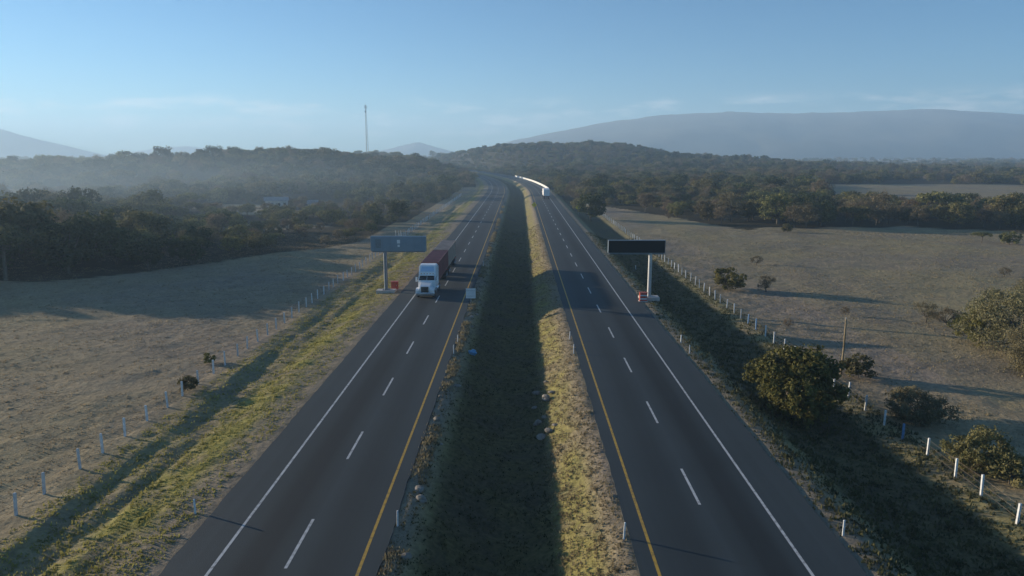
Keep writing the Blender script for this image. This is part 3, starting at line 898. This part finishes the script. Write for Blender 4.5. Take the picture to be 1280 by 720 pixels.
single_out(STN, 'from the camera')
STN = {}
for i in range(14):
    v = 28 + 62 * (i + random.random() * .8) / 14; u = -6.05 + random.uniform(-.2, .9)
    s = random.uniform(.25, .6)
    o = link('rock', ROCKS[i % 4], None, (u, v, float(height(u, v)) + .08 * s))
    o.scale = (s,) * 3; o.rotation_euler = (0, 0, i * 2.1)
    tag(o, 'small stone on the left edge of the median', 'rock', 'stones along the left edge of the median')
    STN.setdefault(o['label'], []).append((v, o))

single_out(STN, 'from the camera')
bm = bmesh.new()
bmesh.ops.create_icosphere(bm, subdivisions=3, radius=.5)
for v in bm.verts:
    c = v.co; k = 1 + .3 * math.sin(9 * c.x + 2) * math.sin(8 * c.y) + .2 * math.sin(13 * c.z + c.x * 6)
    v.co = Vector((c.x * k * .8, c.y * k * .5, c.z * k * .55))
p = at(591, 449, -1.2)
tag(link('plastic_bag', bm_mesh('plastic_bag', bm, M['blue_plastic'], True), None, (p.x, p.y, float(height(p.x, p.y)) + .25)),
    'crumpled blue plastic bag lying in the shaded median ditch', 'bag')

# ------------------------------------------------------------------ fences
def post_mesh(name, mat, h=1.3, w=.125):
    bm = bmesh.new()
    add_box(bm, 0, 0, h / 2 - .2, w, w, h + .4, .015)
    return bm_mesh(name, bm, mat)
PM_W, PM_B = post_mesh('post', M['post_white']), post_mesh('post', M['post_blue'])
def fence(u, v0, v1, step, blue_v, label, side):
    root = empty('wire_fence', (float(u - shift(v0)), v0, float(height(u, v0))))
    tag(root, label, 'fence')
    rx, ry, rz = root.location
    vlist = np.arange(v0, v1, step)
    tops = []
    for k, v in enumerate(vlist):
        vv = v + random.uniform(-.2, .2)
        x = u - float(shift(vv)) + random.uniform(-.08, .08); z = float(height(x, vv))
        blue = any(a <= v < b for a, b in blue_v)
        o = link('post', PM_B if blue else PM_W, root, (x - rx, vv - ry, z - rz))
        o.rotation_euler = (random.uniform(-.05, .05), random.uniform(-.05, .05), random.uniform(-.2, .2))
        o.scale = (1, 1, random.uniform(.9, 1.06))
        if blue: o['label'] = 'blue painted fence post'
        tops.append((x - rx, vv - ry, z - rz))
    for h in (.35, .75, 1.12):
        v, f, c = [], [], 0
        for a, b in zip(tops[:-1], tops[1:]):
            tv, tf = tube_np((a[0], a[1], a[2] + h), (b[0], b[1], b[2] + h), .006, .006, 3)
            v.append(tv); f.append(tf + c); c += len(tv)
        link('wire', np_mesh('wire', np.concatenate(v), np.concatenate(f), M['wire']), root)
fence(-27.4, 26, 330, 2.75, [], 'wire fence with whitewashed posts along the left field', -1)
fence(27.9, 30, 300, 2.9, [(46.6, 50.0), (78, 83.6)], 'wire fence with white and blue posts along the right field', 1)

# ------------------------------------------------------------------ message boards
def message_board(base, x_pole, x0, x1, z0, z1, facing, label):
    """facing: -1 the display faces the camera, +1 it faces away"""
    root = empty('message_board', base)
    tag(root, label, 'road sign')
    bx = base[0]
    cx, w, cz, h = (x0 + x1) / 2 - bx, x1 - x0, (z0 + z1) / 2 - base[2], z1 - z0
    part('plinth', M['concrete'], root, lambda b: add_box(b, 0, 0, .12, 2.6, 1.6, .5, .04))
    def pole(b):
        add_tube(b, (0, 0, .3), (0, 0, z0 - base[2]), .27, .25, 16)
        add_box(b, 0, 0, .41, .9, .9, .06)
        for a in range(4):
            add_box(b, .33 * (1 if a % 2 else -1), .33 * (1 if a > 1 else -1), .48, .05, .05, .14)
    part('pole', M['steel_dark'] if facing > 0 else M['steel'], root, pole)
    part('support_beam', M['steel_dark'], root, lambda b: add_box(b, cx, .0, z0 - base[2] - .09, w * .96, .34, .18, .02))
    body = part('cabinet', M['sign_back'], root, lambda b: add_box(b, cx, 0, cz, w, .55, h, .03))
    if facing < 0:
        part('display', M['led_black'], root, lambda b: add_box(b, cx, -.285, cz, w - .12, .03, h - .12, .005))
        part('frame', M['steel_dark'], body, lambda b: [add_box(b, cx, -.29, cz + s * (h / 2 - .03), w, .06, .06) for s in (-1, 1)]
             + [add_box(b, cx + s * (w / 2 - .03), -.29, cz, .06, .06, h - .12) for s in (-1, 1)])
    else:
        for k in range(7):
            part('panel_seam', M['steel_dark'], body, lambda b: add_box(b, cx - w / 2 + w * (k + .5) / 7, -.285, cz, .03, .02, h - .1))
        part('emblem', M['sign_white'], root, lambda b: [add_box(b, cx + .05, -.292, cz + .28, .42, .02, .5, .005), add_box(b, cx + .05, -.292, cz - .3, .3, .02, .3, .005)])
        part('antenna', M['steel'], root, lambda b: [add_tube(b, (cx + k * .35, .1, cz + h / 2), (cx + k * .35, .1, cz + h / 2 + .8), .035) for k in (-1, 0, 1)])
        part('display', M['led_black'], root, lambda b: add_box(b, cx, .285, cz, w - .12, .03, h - .12, .005))
        part('service_hatch', M['steel_dark'], root, lambda b: add_box(b, cx - w * .36, -.288, cz, .8, .02, 1.2, .005))
    return root
pl = at(483, 367, -.35)
pr = at(811, 374, -.1)
zl = float(height(pl.x, pl.y)); zr = float(height(pr.x, pr.y))
message_board((pl.x, pl.y, zl), 0, pl.x - 1.9, pl.x + 5.75, 5.7, 7.75, 1, 'blue-grey message board seen from behind beside the container truck')
message_board((pr.x, pr.y, zr), 0, pr.x - 5.6, pr.x + 1.85, 6.1, 7.8, -1, 'black blank message board on a pole beside the right road')
# cabinets standing by the poles
def control_box(x, y, label, stripes):
    z = float(height(x, y))
    r = empty('control_cabinet', (x, y, z)); tag(r, label, 'cabinet')
    part('body', M['red_paint'], r, lambda b: add_box(b, 0, 0, .62, .95, .6, 1.1, .03))
    part('foot', M['concrete'], r, lambda b: add_box(b, 0, 0, 0.0, 1.15, .8, .24, .02))
    part('lid', M['red_paint'], r, lambda b: add_box(b, 0, 0, 1.2, 1.05, .7, .06, .01))
    if stripes:
        for k in range(2):
            part('stripe', M['sign_white'], r, lambda b: add_box(b, 0, -.305, .4 + .45 * k, .9, .02, .16, .003))
    part('door_handle', M['steel'], r, lambda b: add_box(b, .3, -.33, .7, .05, .06, .2, .01))
p = at(492, 364, -.3); control_box(p.x + .2, p.y, 'plain red cabinet beside the left message board pole', False)
p = at(808, 376, -.1); control_box(p.x - .55, p.y - .6, 'red cabinet with white stripes at the foot of the black message board', True)

# ------------------------------------------------------------------ small signs and marker posts
def plate_sign(name, x, y, zc, w, h, mat, label, diamond=False, face=-1):
    z = float(height(x, y))
    r = empty(name, (x, y, z)); tag(r, label, 'road sign')
    part('post', M['steel'], r, lambda b: [add_box(b, 0, .04, zc / 2 - .1, .07, .05, zc + .2 + h * .5)])
    def pl_(b):
        if diamond:
            bmesh.ops.create_cone(b, cap_ends=True, segments=4, radius1=w * .7, radius2=w * .7, depth=.03,
                                  matrix=Matrix.Translation((0, -.01, zc)) @ Matrix.Rotation(math.pi / 2, 4, 'X') @ Matrix.Rotation(0, 4, 'Z'))
        else:
            add_box(b, 0, -.01, zc, w, .03, h, .01)
    pl2 = part('plate', mat, r, pl_)
    if diamond:
        part('arrow', M['black'], pl2, lambda b: [add_box(b, 0, -.032, zc - .06, .09, .012, .5), add_box(b, .1, -.033, zc + .2, .26, .012, .09)])
    else:
        part('brace', M['steel'], r, lambda b: [add_box(b, 0, -.035, zc + s * h * .27, w * .96, .02, .05) for s in (-1, 1)])
    return r
p = at(589, 379, 0); plate_sign('road_sign', -6.2, p.y, 1.35, 1.25, 1.3, M['sign_white'], 'pale square sign seen from behind at the left edge of the median')
p = at(667, 263, 0); plate_sign('warning_sign', 5.1, p.y, 2.0, 1.35, 1.0, M['sign_yellow'], 'yellow diamond warning sign on the sunlit median strip', True)
p = at(723, 264, 0); plate_sign('warning_sign', p.x, p.y, 2.4, 1.5, 1.0, M['sign_yellow'], 'yellow diamond warning sign in front of the dark green roadside tree', True)

def marker_mesh():
    bm = bmesh.new(); add_box(bm, 0, 0, .3, .10, .10, 1.1, .02, (.85, .85)); return bm_mesh('marker_post', bm, M['post_white'])
MK = marker_mesh()
def marker(px, py, z, label, u=None):
    p = at(px, py, z)
    if u is not None: p.x = u
    e = empty('marker_post', (p.x, p.y, float(height(p.x, p.y)))); tag(e, label, 'marker post', 'roadside marker posts')
    e.rotation_euler = (0, random.uniform(-.06, .06), random.uniform(-.3, .3))
    link('shaft', MK, e)
for a in [(244, 640, 0, 'white marker post at the edge of the left shoulder'),
          (497, 656, 0, 'nearest white marker post on the stony left edge of the median'),
          (567, 441, 0, 'white marker post on the left median edge, nearer of the two close together'),
          (572, 428, 0, 'white marker post on the left median edge, farther of the two close together'),
          (780, 672, 0, 'nearest white marker post on the grassy right edge of the median'),
          (717, 441, 0, 'white marker post on the right median edge, nearer of the two close together'),
          (712, 424, 0, 'white marker post on the right median edge, farther of the two close together'),
          (1054, 668, 0, 'nearest white marker post on the right verge'),
          (862, 441, 0, 'white marker post on the right verge, nearer of the two below the black board'),
          (851, 428, 0, 'white marker post on the right verge, farther of the two below the black board'),
          (795, 328, -.2, 'white marker post under the black message board'),
          (604, 332, 0, 'white marker post at the left median edge beyond the truck')]:
    marker(*a)

# thin wooden pole by the right fence
p = at(1051, 467, -1.5)
r = empty('wooden_pole', (p.x, p.y, float(height(p.x, p.y)))); tag(r, 'thin wooden utility pole at the right fence behind the big bush', 'pole')
def wp(b):
    add_tube(b, (0, 0, -.4), (.06, 0, 2.6), .11, .095, 10); add_tube(b, (.06, 0, 2.6), (.02, 0, 5.3), .095, .075, 10)
part('shaft', M['wood_pole'], r, wp, True)
part('insulator', M['steel'], r, lambda b: [add_tube(b, (.02, 0, 5.28), (.02, 0, 5.46), .03, .05, 8), add_tube(b, (-.12, 0, 5.05), (.16, 0, 5.05), .025, .025, 6)])

# ------------------------------------------------------------------ barrier on the far bend
b0 = float(600)
root = empty('concrete_barrier', (16.6 - float(shift(380)), 380, 0)); tag(root, 'white concrete barrier along the outside of the far bend', 'barrier')
prof = [(-.32, -.3), (-.32, .08), (-.16, .35), (-.1, 1.0), (.1, 1.0), (.16, .35), (.32, .08), (.32, -.3)]
vv = np.arange(380, 612, 8.0)
for a, b in zip(vv[:-1], vv[1:]):
    def seg_(bm):
        ra = []
        for v in (a + .03, b - .03):
            cx = 16.6 - float(shift(v)); ra.append([bm.verts.new((cx + q[0] - root.location.x, v - 380, q[1])) for q in prof])
        n = len(prof)
        for i in range(n): bm.faces.new((ra[0][i], ra[0][(i + 1) % n], ra[1][(i + 1) % n], ra[1][i]))
        bm.faces.new(ra[0]); bm.faces.new(ra[1][::-1])
        bmesh.ops.recalc_face_normals(bm, faces=bm.faces)
    part('barrier_segment', M['barrier'], root, seg_)

# ------------------------------------------------------------------ trucks
def corrugated_box(bm, w, L, h, y0, z0, pitch=.28, dep=.045):
    """container shell: corrugated sides and roof, along y"""
    n = int(L / pitch)
    pts = []
    for i in range(n):
        yb = y0 + .15 + (L - .3) * i / n; s = (L - .3) / n
        pts += [(yb, 0), (yb + s * .3, 0), (yb + s * .5, dep), (yb + s * .8, dep)]
    pts.append((y0 + L - .15, 0))
    for sgn in (-1, 1):
        lo = [bm.verts.new((sgn * (w / 2 - d - .01), y, z0 + .15)) for y, d in pts]
        hi = [bm.verts.new((sgn * (w / 2 - d - .01), y, z0 + h - .1)) for y, d in pts]
        for i in range(len(pts) - 1):
            bm.faces.new((lo[i], lo[i + 1], hi[i + 1], hi[i]))
    a = [bm.verts.new((-w / 2 + .08, y, z0 + h - .015 - d * .5)) for y, d in pts]
    b = [bm.verts.new((w / 2 - .08, y, z0 + h - .015 - d * .5)) for y, d in pts]
    for i in range(len(pts) - 1):
        bm.faces.new((a[i], b[i], b[i + 1], a[i + 1]))
    bmesh.ops.recalc_face_normals(bm, faces=bm.faces)
    # frame rails, corner posts, end walls
    for sx in (-1, 1):
        add_box(bm, sx * (w / 2 - .05), y0 + L / 2, z0 + h - .06, .1, L - .3, .12)
        add_box(bm, sx * (w / 2 - .06), y0 + L / 2, z0 + .085, .12, L - .3, .17)
        for yy in (y0 + .08, y0 + L - .08):
            add_box(bm, sx * (w / 2 - .08), yy, z0 + h / 2, .165, .165, h + .01)
    for k, yy in ((0, y0 + .06), (1, y0 + L - .06)):
        add_box(bm, 0, yy, z0 + h / 2, w - .34, .06, h - .05)
        for j in range(7):
            add_box(bm, -w / 2 + .35 + j * (w - .7) / 6, yy + (-.05 if k == 0 else .05), z0 + h / 2, .12, .04, h - .25)

def wheel(parent, x, y, r=.51, w=.30, sgn=1):
    t = part('wheel', M['black'], parent, lambda b: add_tube(b, (x - w / 2, y, r), (x + w / 2, y, r), r, r, 24), False)
    part('rim', M['chrome'], t, lambda b: [add_tube(b, (x + sgn * (w / 2 - .02), y, r), (x + sgn * (w / 2 + .012), y, r), r * .55, r * .5, 16),
                                        add_tube(b, (x + sgn * (w / 2), y, r), (x + sgn * (w / 2 + .07), y, r), .12, .1, 10)])

truck = empty('container_truck', (-12.52, at(529, 374, 0).y + .4, 0.004), R(-.4))
tag(truck, 'white long-nosed truck hauling red and brown containers towards the camera', 'truck')
# front at y=0, truck extends along +y
part('chassis', M['black'], truck, lambda b: [add_box(b, s * .42, 4.2, .85, .12, 7.6, .26) for s in (-1, 1)] + [add_box(b, 0, 5.6, 1.08, 1.1, 1.0, .16, .03)])
part('bumper', M['chrome'], truck, lambda b: add_box(b, 0, .12, .58, 2.42, .26, .42, .08))
def hood(b):
    prof_ = [(.22, .75), (.16, 1.25), (.22, 1.52), (.7, 1.68), (2.15, 1.95), (2.15, .75)]
    a = [b.verts.new((-.72 - .12 * (y / 2.2), y, z)) for y, z in prof_]; c = [b.verts.new((.72 + .12 * (y / 2.2), y, z)) for y, z in prof_]
    n = len(prof_)
    b.faces.new(a); b.faces.new(c[::-1])
    for i in range(n): b.faces.new((a[i], c[i], c[(i + 1) % n], a[(i + 1) % n]))
    bmesh.ops.recalc_face_normals(b, faces=b.faces)
    bmesh.ops.bevel(b, geom=list(b.edges), offset=.09, segments=3, affect='EDGES')
hd = part('hood', M['white_paint'], truck, hood)
gr = part('grille', M['black'], truck, lambda b: add_box(b, 0, .16, 1.12, .92, .10, .80, .03))
part('grille_surround', M['chrome'], gr, lambda b: [add_box(b, s * .49, .13, 1.12, .05, .08, .86, .01) for s in (-1, 1)] + [add_box(b, 0, .13, 1.12 + s * .43, 1.03, .08, .05, .01) for s in (-1, 1)])
for k in range(5):
    part('grille_bar', M['chrome'], gr, lambda b: add_box(b, 0, .105, .82 + .15 * k, .9, .02, .025))
for s in (-1, 1):
    def fender(b):
        pr_ = [(.15, .62), (.12, 1.0), (.35, 1.22), (1.2, 1.3), (1.75, 1.05), (1.85, .75), (1.72, .75), (1.62, .95), (1.2, 1.12), (.75, 1.05), (.6, .8), (.55, .62)]
        add_prism(b, pr_, s * .74, s * 1.22)
    fd = part('fender', M['white_paint'], truck, fender)
    part('headlight', M['lamp'], truck, lambda b: add_box(b, s * .98, .13, .98, .36, .12, .24, .05))
    part('step', M['chrome'], truck, lambda b: add_box(b, s * 1.1, 3.0, .55, .3, 1.6, .45, .05))
    part('fuel_tank', M['chrome'], truck, lambda b: add_tube(b, (s * 1.0, 4.0, .72), (s * 1.0, 5.1, .72), .32, .32, 18), True)
    mi = part('mirror', M['white_paint'], truck, lambda b: [add_box(b, s * 1.42, 2.35, 2.15, .22, .12, .62, .03), add_tube(b, (s * 1.1, 2.5, 2.35), (s * 1.42, 2.38, 2.35), .025), add_tube(b, (s * 1.1, 2.5, 1.95), (s * 1.42, 2.38, 1.95), .025)])
    part('exhaust_stack', M['chrome'], truck, lambda b: add_tube(b, (s * 1.12, 5.35, 1.0), (s * 1.12, 5.35, 3.75), .075, .075, 12), True)
    part('cab_side_fairing', M['white_paint'], truck, lambda b: add_box(b, s * 1.2, 5.15, 2.35, .06, .5, 2.5, .02))
def cab(b):
    pr_ = [(2.1, .95), (2.1, 2.0), (2.75, 2.62), (2.95, 2.68), (5.0, 2.75), (5.0, .95)]
    add_prism(b, pr_, -1.17, 1.17)
    bmesh.ops.bevel(b, geom=list(b.edges), offset=.07, segments=3, affect='EDGES')
cb = part('cab', M['white_paint'], truck, cab)
def roof(b):
    pr_ = [(2.78, 2.6), (2.95, 3.05), (3.45, 3.78), (3.8, 3.92), (5.05, 3.98), (5.05, 2.6)]
    add_prism(b, pr_, -1.16, 1.16)
    bmesh.ops.bevel(b, geom=list(b.edges), offset=.10, segments=3, affect='EDGES')
rf = part('roof_fairing', M['white_paint'], truck, roof)
def fr_panel(b):
    # sloped bluish front of the roof fairing, set 1 cm proud
    q = [(3.02, 3.17), (3.40, 3.72)]
    for yy, zz in ():
        pass
    vs_ = []
    nrm = Vector((0, -.82, .56)) * .012
    for (yy, zz) in ((2.985, 3.12), (3.425, 3.745)):
        vs_.append([b.verts.new(Vector((s_ * (.82 if zz > 3.5 else .95), yy, zz)) + nrm) for s_ in (-1, 1)])
    b.faces.new((vs_[0][0], vs_[0][1], vs_[1][1], vs_[1][0]))
part('fairing_front', M['fairing'], rf, fr_panel)
def windscreen(b):
    nrm = Vector((0, -.69, .72)) * .015
    v0 = [Vector((s_ * 1.04, 2.17, 2.07)) + nrm for s_ in (-1, 1)]; v1 = [Vector((s_ * .98, 2.70, 2.575)) + nrm for s_ in (-1, 1)]
    b.faces.new([b.verts.new(v) for v in (v0[0], v0[1], v1[1], v1[0])])
ws = part('windscreen', M['glass'], truck, windscreen)
part('windscreen_divider', M['white_paint'], ws, lambda b: add_tube(b, (0, 2.14, 2.075), (0, 2.68, 2.60), .025, .025, 6))
part('sun_visor', M['white_paint'], truck, lambda b: add_box(b, 0, 2.66, 2.66, 2.1, .28, .05, .015))
for s in (-1, 1):
    d = part('door', M['white_paint'], truck, lambda b: add_box(b, s * 1.175, 2.95, 1.65, .03, 1.15, 1.3, .012))
    part('window', M['glass'], d, lambda b: add_box(b, s * 1.185, 2.95, 2.2, .03, .95, .5, .012))
    part('handle', M['chrome'], d, lambda b: add_box(b, s * 1.2, 3.4, 1.75, .03, .16, .04))
for k in range(5):
    part('roof_marker', M['lamp_amber'], truck, lambda b: add_box(b, -.8 + .4 * k, 2.86, 2.86, .14, .1, .08, .02))
for s in (-1, 1):
    wheel(truck, s * 1.02, 1.15, .5, .30, s)
    for yy in (5.4, 6.7): wheel(truck, s * .93, yy, .5, .56, s)
C1, C2, CL = 5.6, 18.6, 12.19
cz0 = 1.42
part('front_container', M['container_red'], truck, lambda b: corrugated_box(b, 2.44, CL, 2.6, C1, cz0))['label'] = 'dark red corrugated container behind the cab'
part('rear_container', M['container_brown'], truck, lambda b: corrugated_box(b, 2.44, CL, 2.6, C2, cz0))['label'] = 'faded brown corrugated container at the back'
for y0 in (C1, C2):
    part('trailer_frame', M['black'], truck, lambda b: [add_box(b, s * .45, y0 + CL / 2, 1.22, .16, CL, .36) for s in (-1, 1)] + [add_box(b, 0, y0 + k, 1.25, 2.3, .14, .2) for k in (.3, 3.5, 7, 10, 11.9)])
    part('rear_lamp_bar', M['lamp_red'], truck, lambda b: add_box(b, 0, y0 + CL + .06, .95, 2.2, .05, .12))
    part('landing_leg', M['steel_dark'], truck, lambda b: [add_box(b, s * .7, y0 + 3.0, .85, .12, .12, .8) for s in (-1, 1)])
    for yy in (9.4, 10.65):
        for s in (-1, 1): wheel(truck, s * .93, y0 + yy, .5, .56, s)
part('dolly', M['black'], truck, lambda b: [add_box(b, 0, C2 + 1.2, .95, 1.0, 2.6, .2), add_box(b, 0, C2 - .9, .8, .16, 2.2, .14)])
for yy in (.7, 1.95):
    for s in (-1, 1): wheel(truck, s * .93, C2 + yy, .5, .56, s)

t2 = empty('box_truck', (11.75, 300, .004), 0)
tag(t2, 'white box trailer truck driving away on the far right road', 'truck')
part('box', M['white_sheet'], t2, lambda b: add_box(b, 0, 7.2, 2.65, 2.6, 14.4, 2.8, .04))
for s in (-1, 1):
    dr = part('rear_door', M['white_sheet'], t2, lambda b: add_box(b, s * .63, -.015, 2.62, 1.2, .05, 2.6, .01))
    part('lock_rod', M['steel'], dr, lambda b: [add_tube(b, (s * (.3 + .5 * k), -.055, 1.4), (s * (.3 + .5 * k), -.055, 3.85), .02, .02, 6) for k in (0, 1)])
    part('tail_lamp', M['lamp_red'], t2, lambda b: add_box(b, s * 1.05, -.03, 1.12, .35, .06, .14, .01))
part('underride_bar', M['steel_dark'], t2, lambda b: [add_box(b, 0, .1, .6, 2.4, .1, .14)] + [add_box(b, s * .5, .12, .92, .08, .08, .6) for s in (-1, 1)])
part('trailer_frame', M['black'], t2, lambda b: [add_box(b, s * .45, 7.5, 1.08, .16, 14.6, .32) for s in (-1, 1)])
part('cab', M['white_paint'], t2, lambda b: [add_box(b, 0, 16.6, 1.95, 2.45, 2.6, 2.6, .15), add_box(b, 0, 18.7, 1.4, 1.8, 1.9, 1.3, .15)])
part('mirror', M['white_paint'], t2, lambda b: add_box(b, -1.42, 17.2, 2.2, .2, .12, .6, .03))
part('mirror', M['white_paint'], t2, lambda b: add_box(b, 1.42, 17.2, 2.2, .2, .12, .6, .03))
for s in (-1, 1):
    for yy in (1.5, 2.8, 13.6, 14.9): wheel(t2, s * .95, yy, .5, .56, s)
    wheel(t2, s * 1.02, 18.9, .5, .3, s)

# ------------------------------------------------------------------ mast
mx, my = (462 - 649) / F_PX * 760, 760.0
mz = float(height(mx, my))
mast = empty('radio_mast', (mx, my, mz)); tag(mast, 'thin lattice radio mast rising over the left wood', 'mast')
MH = 70.5 - mz
def legs_(k):
    a = k * 2.0944
    return Vector((math.cos(a), math.sin(a), 0))
for k in range(3):
    part('leg', M['steel_dark'], mast, lambda b: add_tube(b, legs_(k) * 1.7, legs_(k) * .55 + Vector((0, 0, MH)), .14, .09, 6))
def brc(b):
    nlev = 26
    for i in range(nlev):
        z0, z1 = MH * i / nlev, MH * (i + 1) / nlev
        ra, rb = 1.7 - 1.15 * i / nlev, 1.7 - 1.15 * (i + 1) / nlev
        for k in range(3):
            add_tube(b, legs_(k) * ra + Vector((0, 0, z0)), legs_((k + 1) % 3) * rb + Vector((0, 0, z1)), .06, .06, 4, False)
            add_tube(b, legs_(k) * rb + Vector((0, 0, z1)), legs_((k + 1) % 3) * rb + Vector((0, 0, z1)), .05, .05, 4, False)
part('bracing', M['steel_dark'], mast, brc)
for k in range(3):
    part('antenna_panel', M['sign_white'], mast, lambda b: add_box(b, legs_(k).x * 1.2, legs_(k).y * 1.2, MH - 2.2, .45, .45, 3.0, .05))
part('dish', M['sign_white'], mast, lambda b: add_tube(b, (0, -1.2, MH - 7), (0, -.8, MH - 7), .9, .5, 16))
part('spike', M['steel'], mast, lambda b: add_tube(b, (0, 0, MH - .5), (0, 0, MH + 3), .06, .03, 6))

# ------------------------------------------------------------------ farm buildings in the left wood
def shed(px, py, d, w, dep, h, label, roof_mat, wall_mat, rz=.3):
    x = (px - 649) / F_PX * d; y = d
    z = float(height(x, y))
    r = empty('farm_building', (x, y, z), rz); tag(r, label, 'building')
    wl_ = part('wall', wall_mat, r, lambda b: add_box(b, 0, 0, h / 2 - .2, w, dep, h + .4))
    def rfn(b):
        o_ = [(-dep / 2 - .4, h + .003), (0, h + 1.3), (dep / 2 + .4, h + .003), (0, h + 1.2)]
        add_prism(b, o_, -w / 2 - .4, w / 2 + .4)
    part('roof', roof_mat, r, rfn)
    part('door', M['steel_dark'], r, lambda b: add_box(b, -w * .2, -dep / 2 - .02, 1.05, 1.0, .06, 2.1))
    for s in (0, 1):
        wd = part('window', M['glass'], r, lambda b: add_box(b, w * (.1 + .25 * s), -dep / 2 - .015, 1.6, 1.0, .05, .9))
        part('sill', M['concrete'], wd, lambda b: add_box(b, w * (.1 + .25 * s), -dep / 2 - .06, 1.1, 1.2, .12, .08))
shed(346, 252, 255, 8, 5, 2.8, 'low farmhouse with a pale sheet roof among the trees on the left', M['roof_sheet'], M['house_wall'], .35)
shed(392, 262, 240, 3.0, 3.0, 2.6, 'small white hut among the trees right of the farmhouse', M['roof_sheet'], M['house_wall'], .1)

# ------------------------------------------------------------------ haze
hz_m = bpy.data.materials.new('haze_air'); hz_m.use_nodes = True
hn, hl = hz_m.node_tree.nodes, hz_m.node_tree.links
hn.clear()
ho = hn.new('ShaderNodeOutputMaterial'); pv = hn.new('ShaderNodeVolumePrincipled')
pv.inputs['Color'].default_value = (.50, .74, 1.0, 1)
pv.inputs['Density'].default_value = 3.1e-4
pv.inputs['Anisotropy'].default_value = .2
hl.new(pv.outputs[0], ho.inputs['Volume'])
bm = bmesh.new()
add_box(bm, 0, EXT / 2 - 200, 135, 2 * EXT + 1600, EXT + 600, 350)
haze = tag(link('haze', bm_mesh('haze', bm, hz_m)), 'thin blue morning haze over the whole landscape', kind='stuff')

# bank of mist lying in the low ground left of the road, thinning out to nothing at its rim
ms_m = bpy.data.materials.new('mist_air'); ms_m.use_nodes = True
mn, ml = ms_m.node_tree.nodes, ms_m.node_tree.links
mn.clear()
mo = mn.new('ShaderNodeOutputMaterial'); mv = mn.new('ShaderNodeVolumePrincipled')
mv.inputs['Color'].default_value = (.62, .82, 1.0, 1)
mv.inputs['Anisotropy'].default_value = .2
mtc = mn.new('ShaderNodeTexCoord')
mgr = mn.new('ShaderNodeTexGradient'); mgr.gradient_type = 'QUADRATIC_SPHERE'
ml.new(mtc.outputs['Object'], mgr.inputs['Vector'])
mmu = mn.new('ShaderNodeMath'); mmu.operation = 'MULTIPLY'; mmu.inputs[1].default_value = 3.2e-3
ml.new(mgr.outputs['Fac'], mmu.inputs[0]); ml.new(mmu.outputs[0], mv.inputs['Density'])
ml.new(mv.outputs[0], mo.inputs['Volume'])
bm = bmesh.new()
bmesh.ops.create_icosphere(bm, subdivisions=4, radius=1.0)
mist = tag(link('mist', bm_mesh('mist', bm, ms_m, True)), 'low bank of morning mist over the left wood', kind='stuff')
mist.location = (-200, 255, 6); mist.scale = (260, 280, 30); mist.rotation_euler = (0, 0, .5)
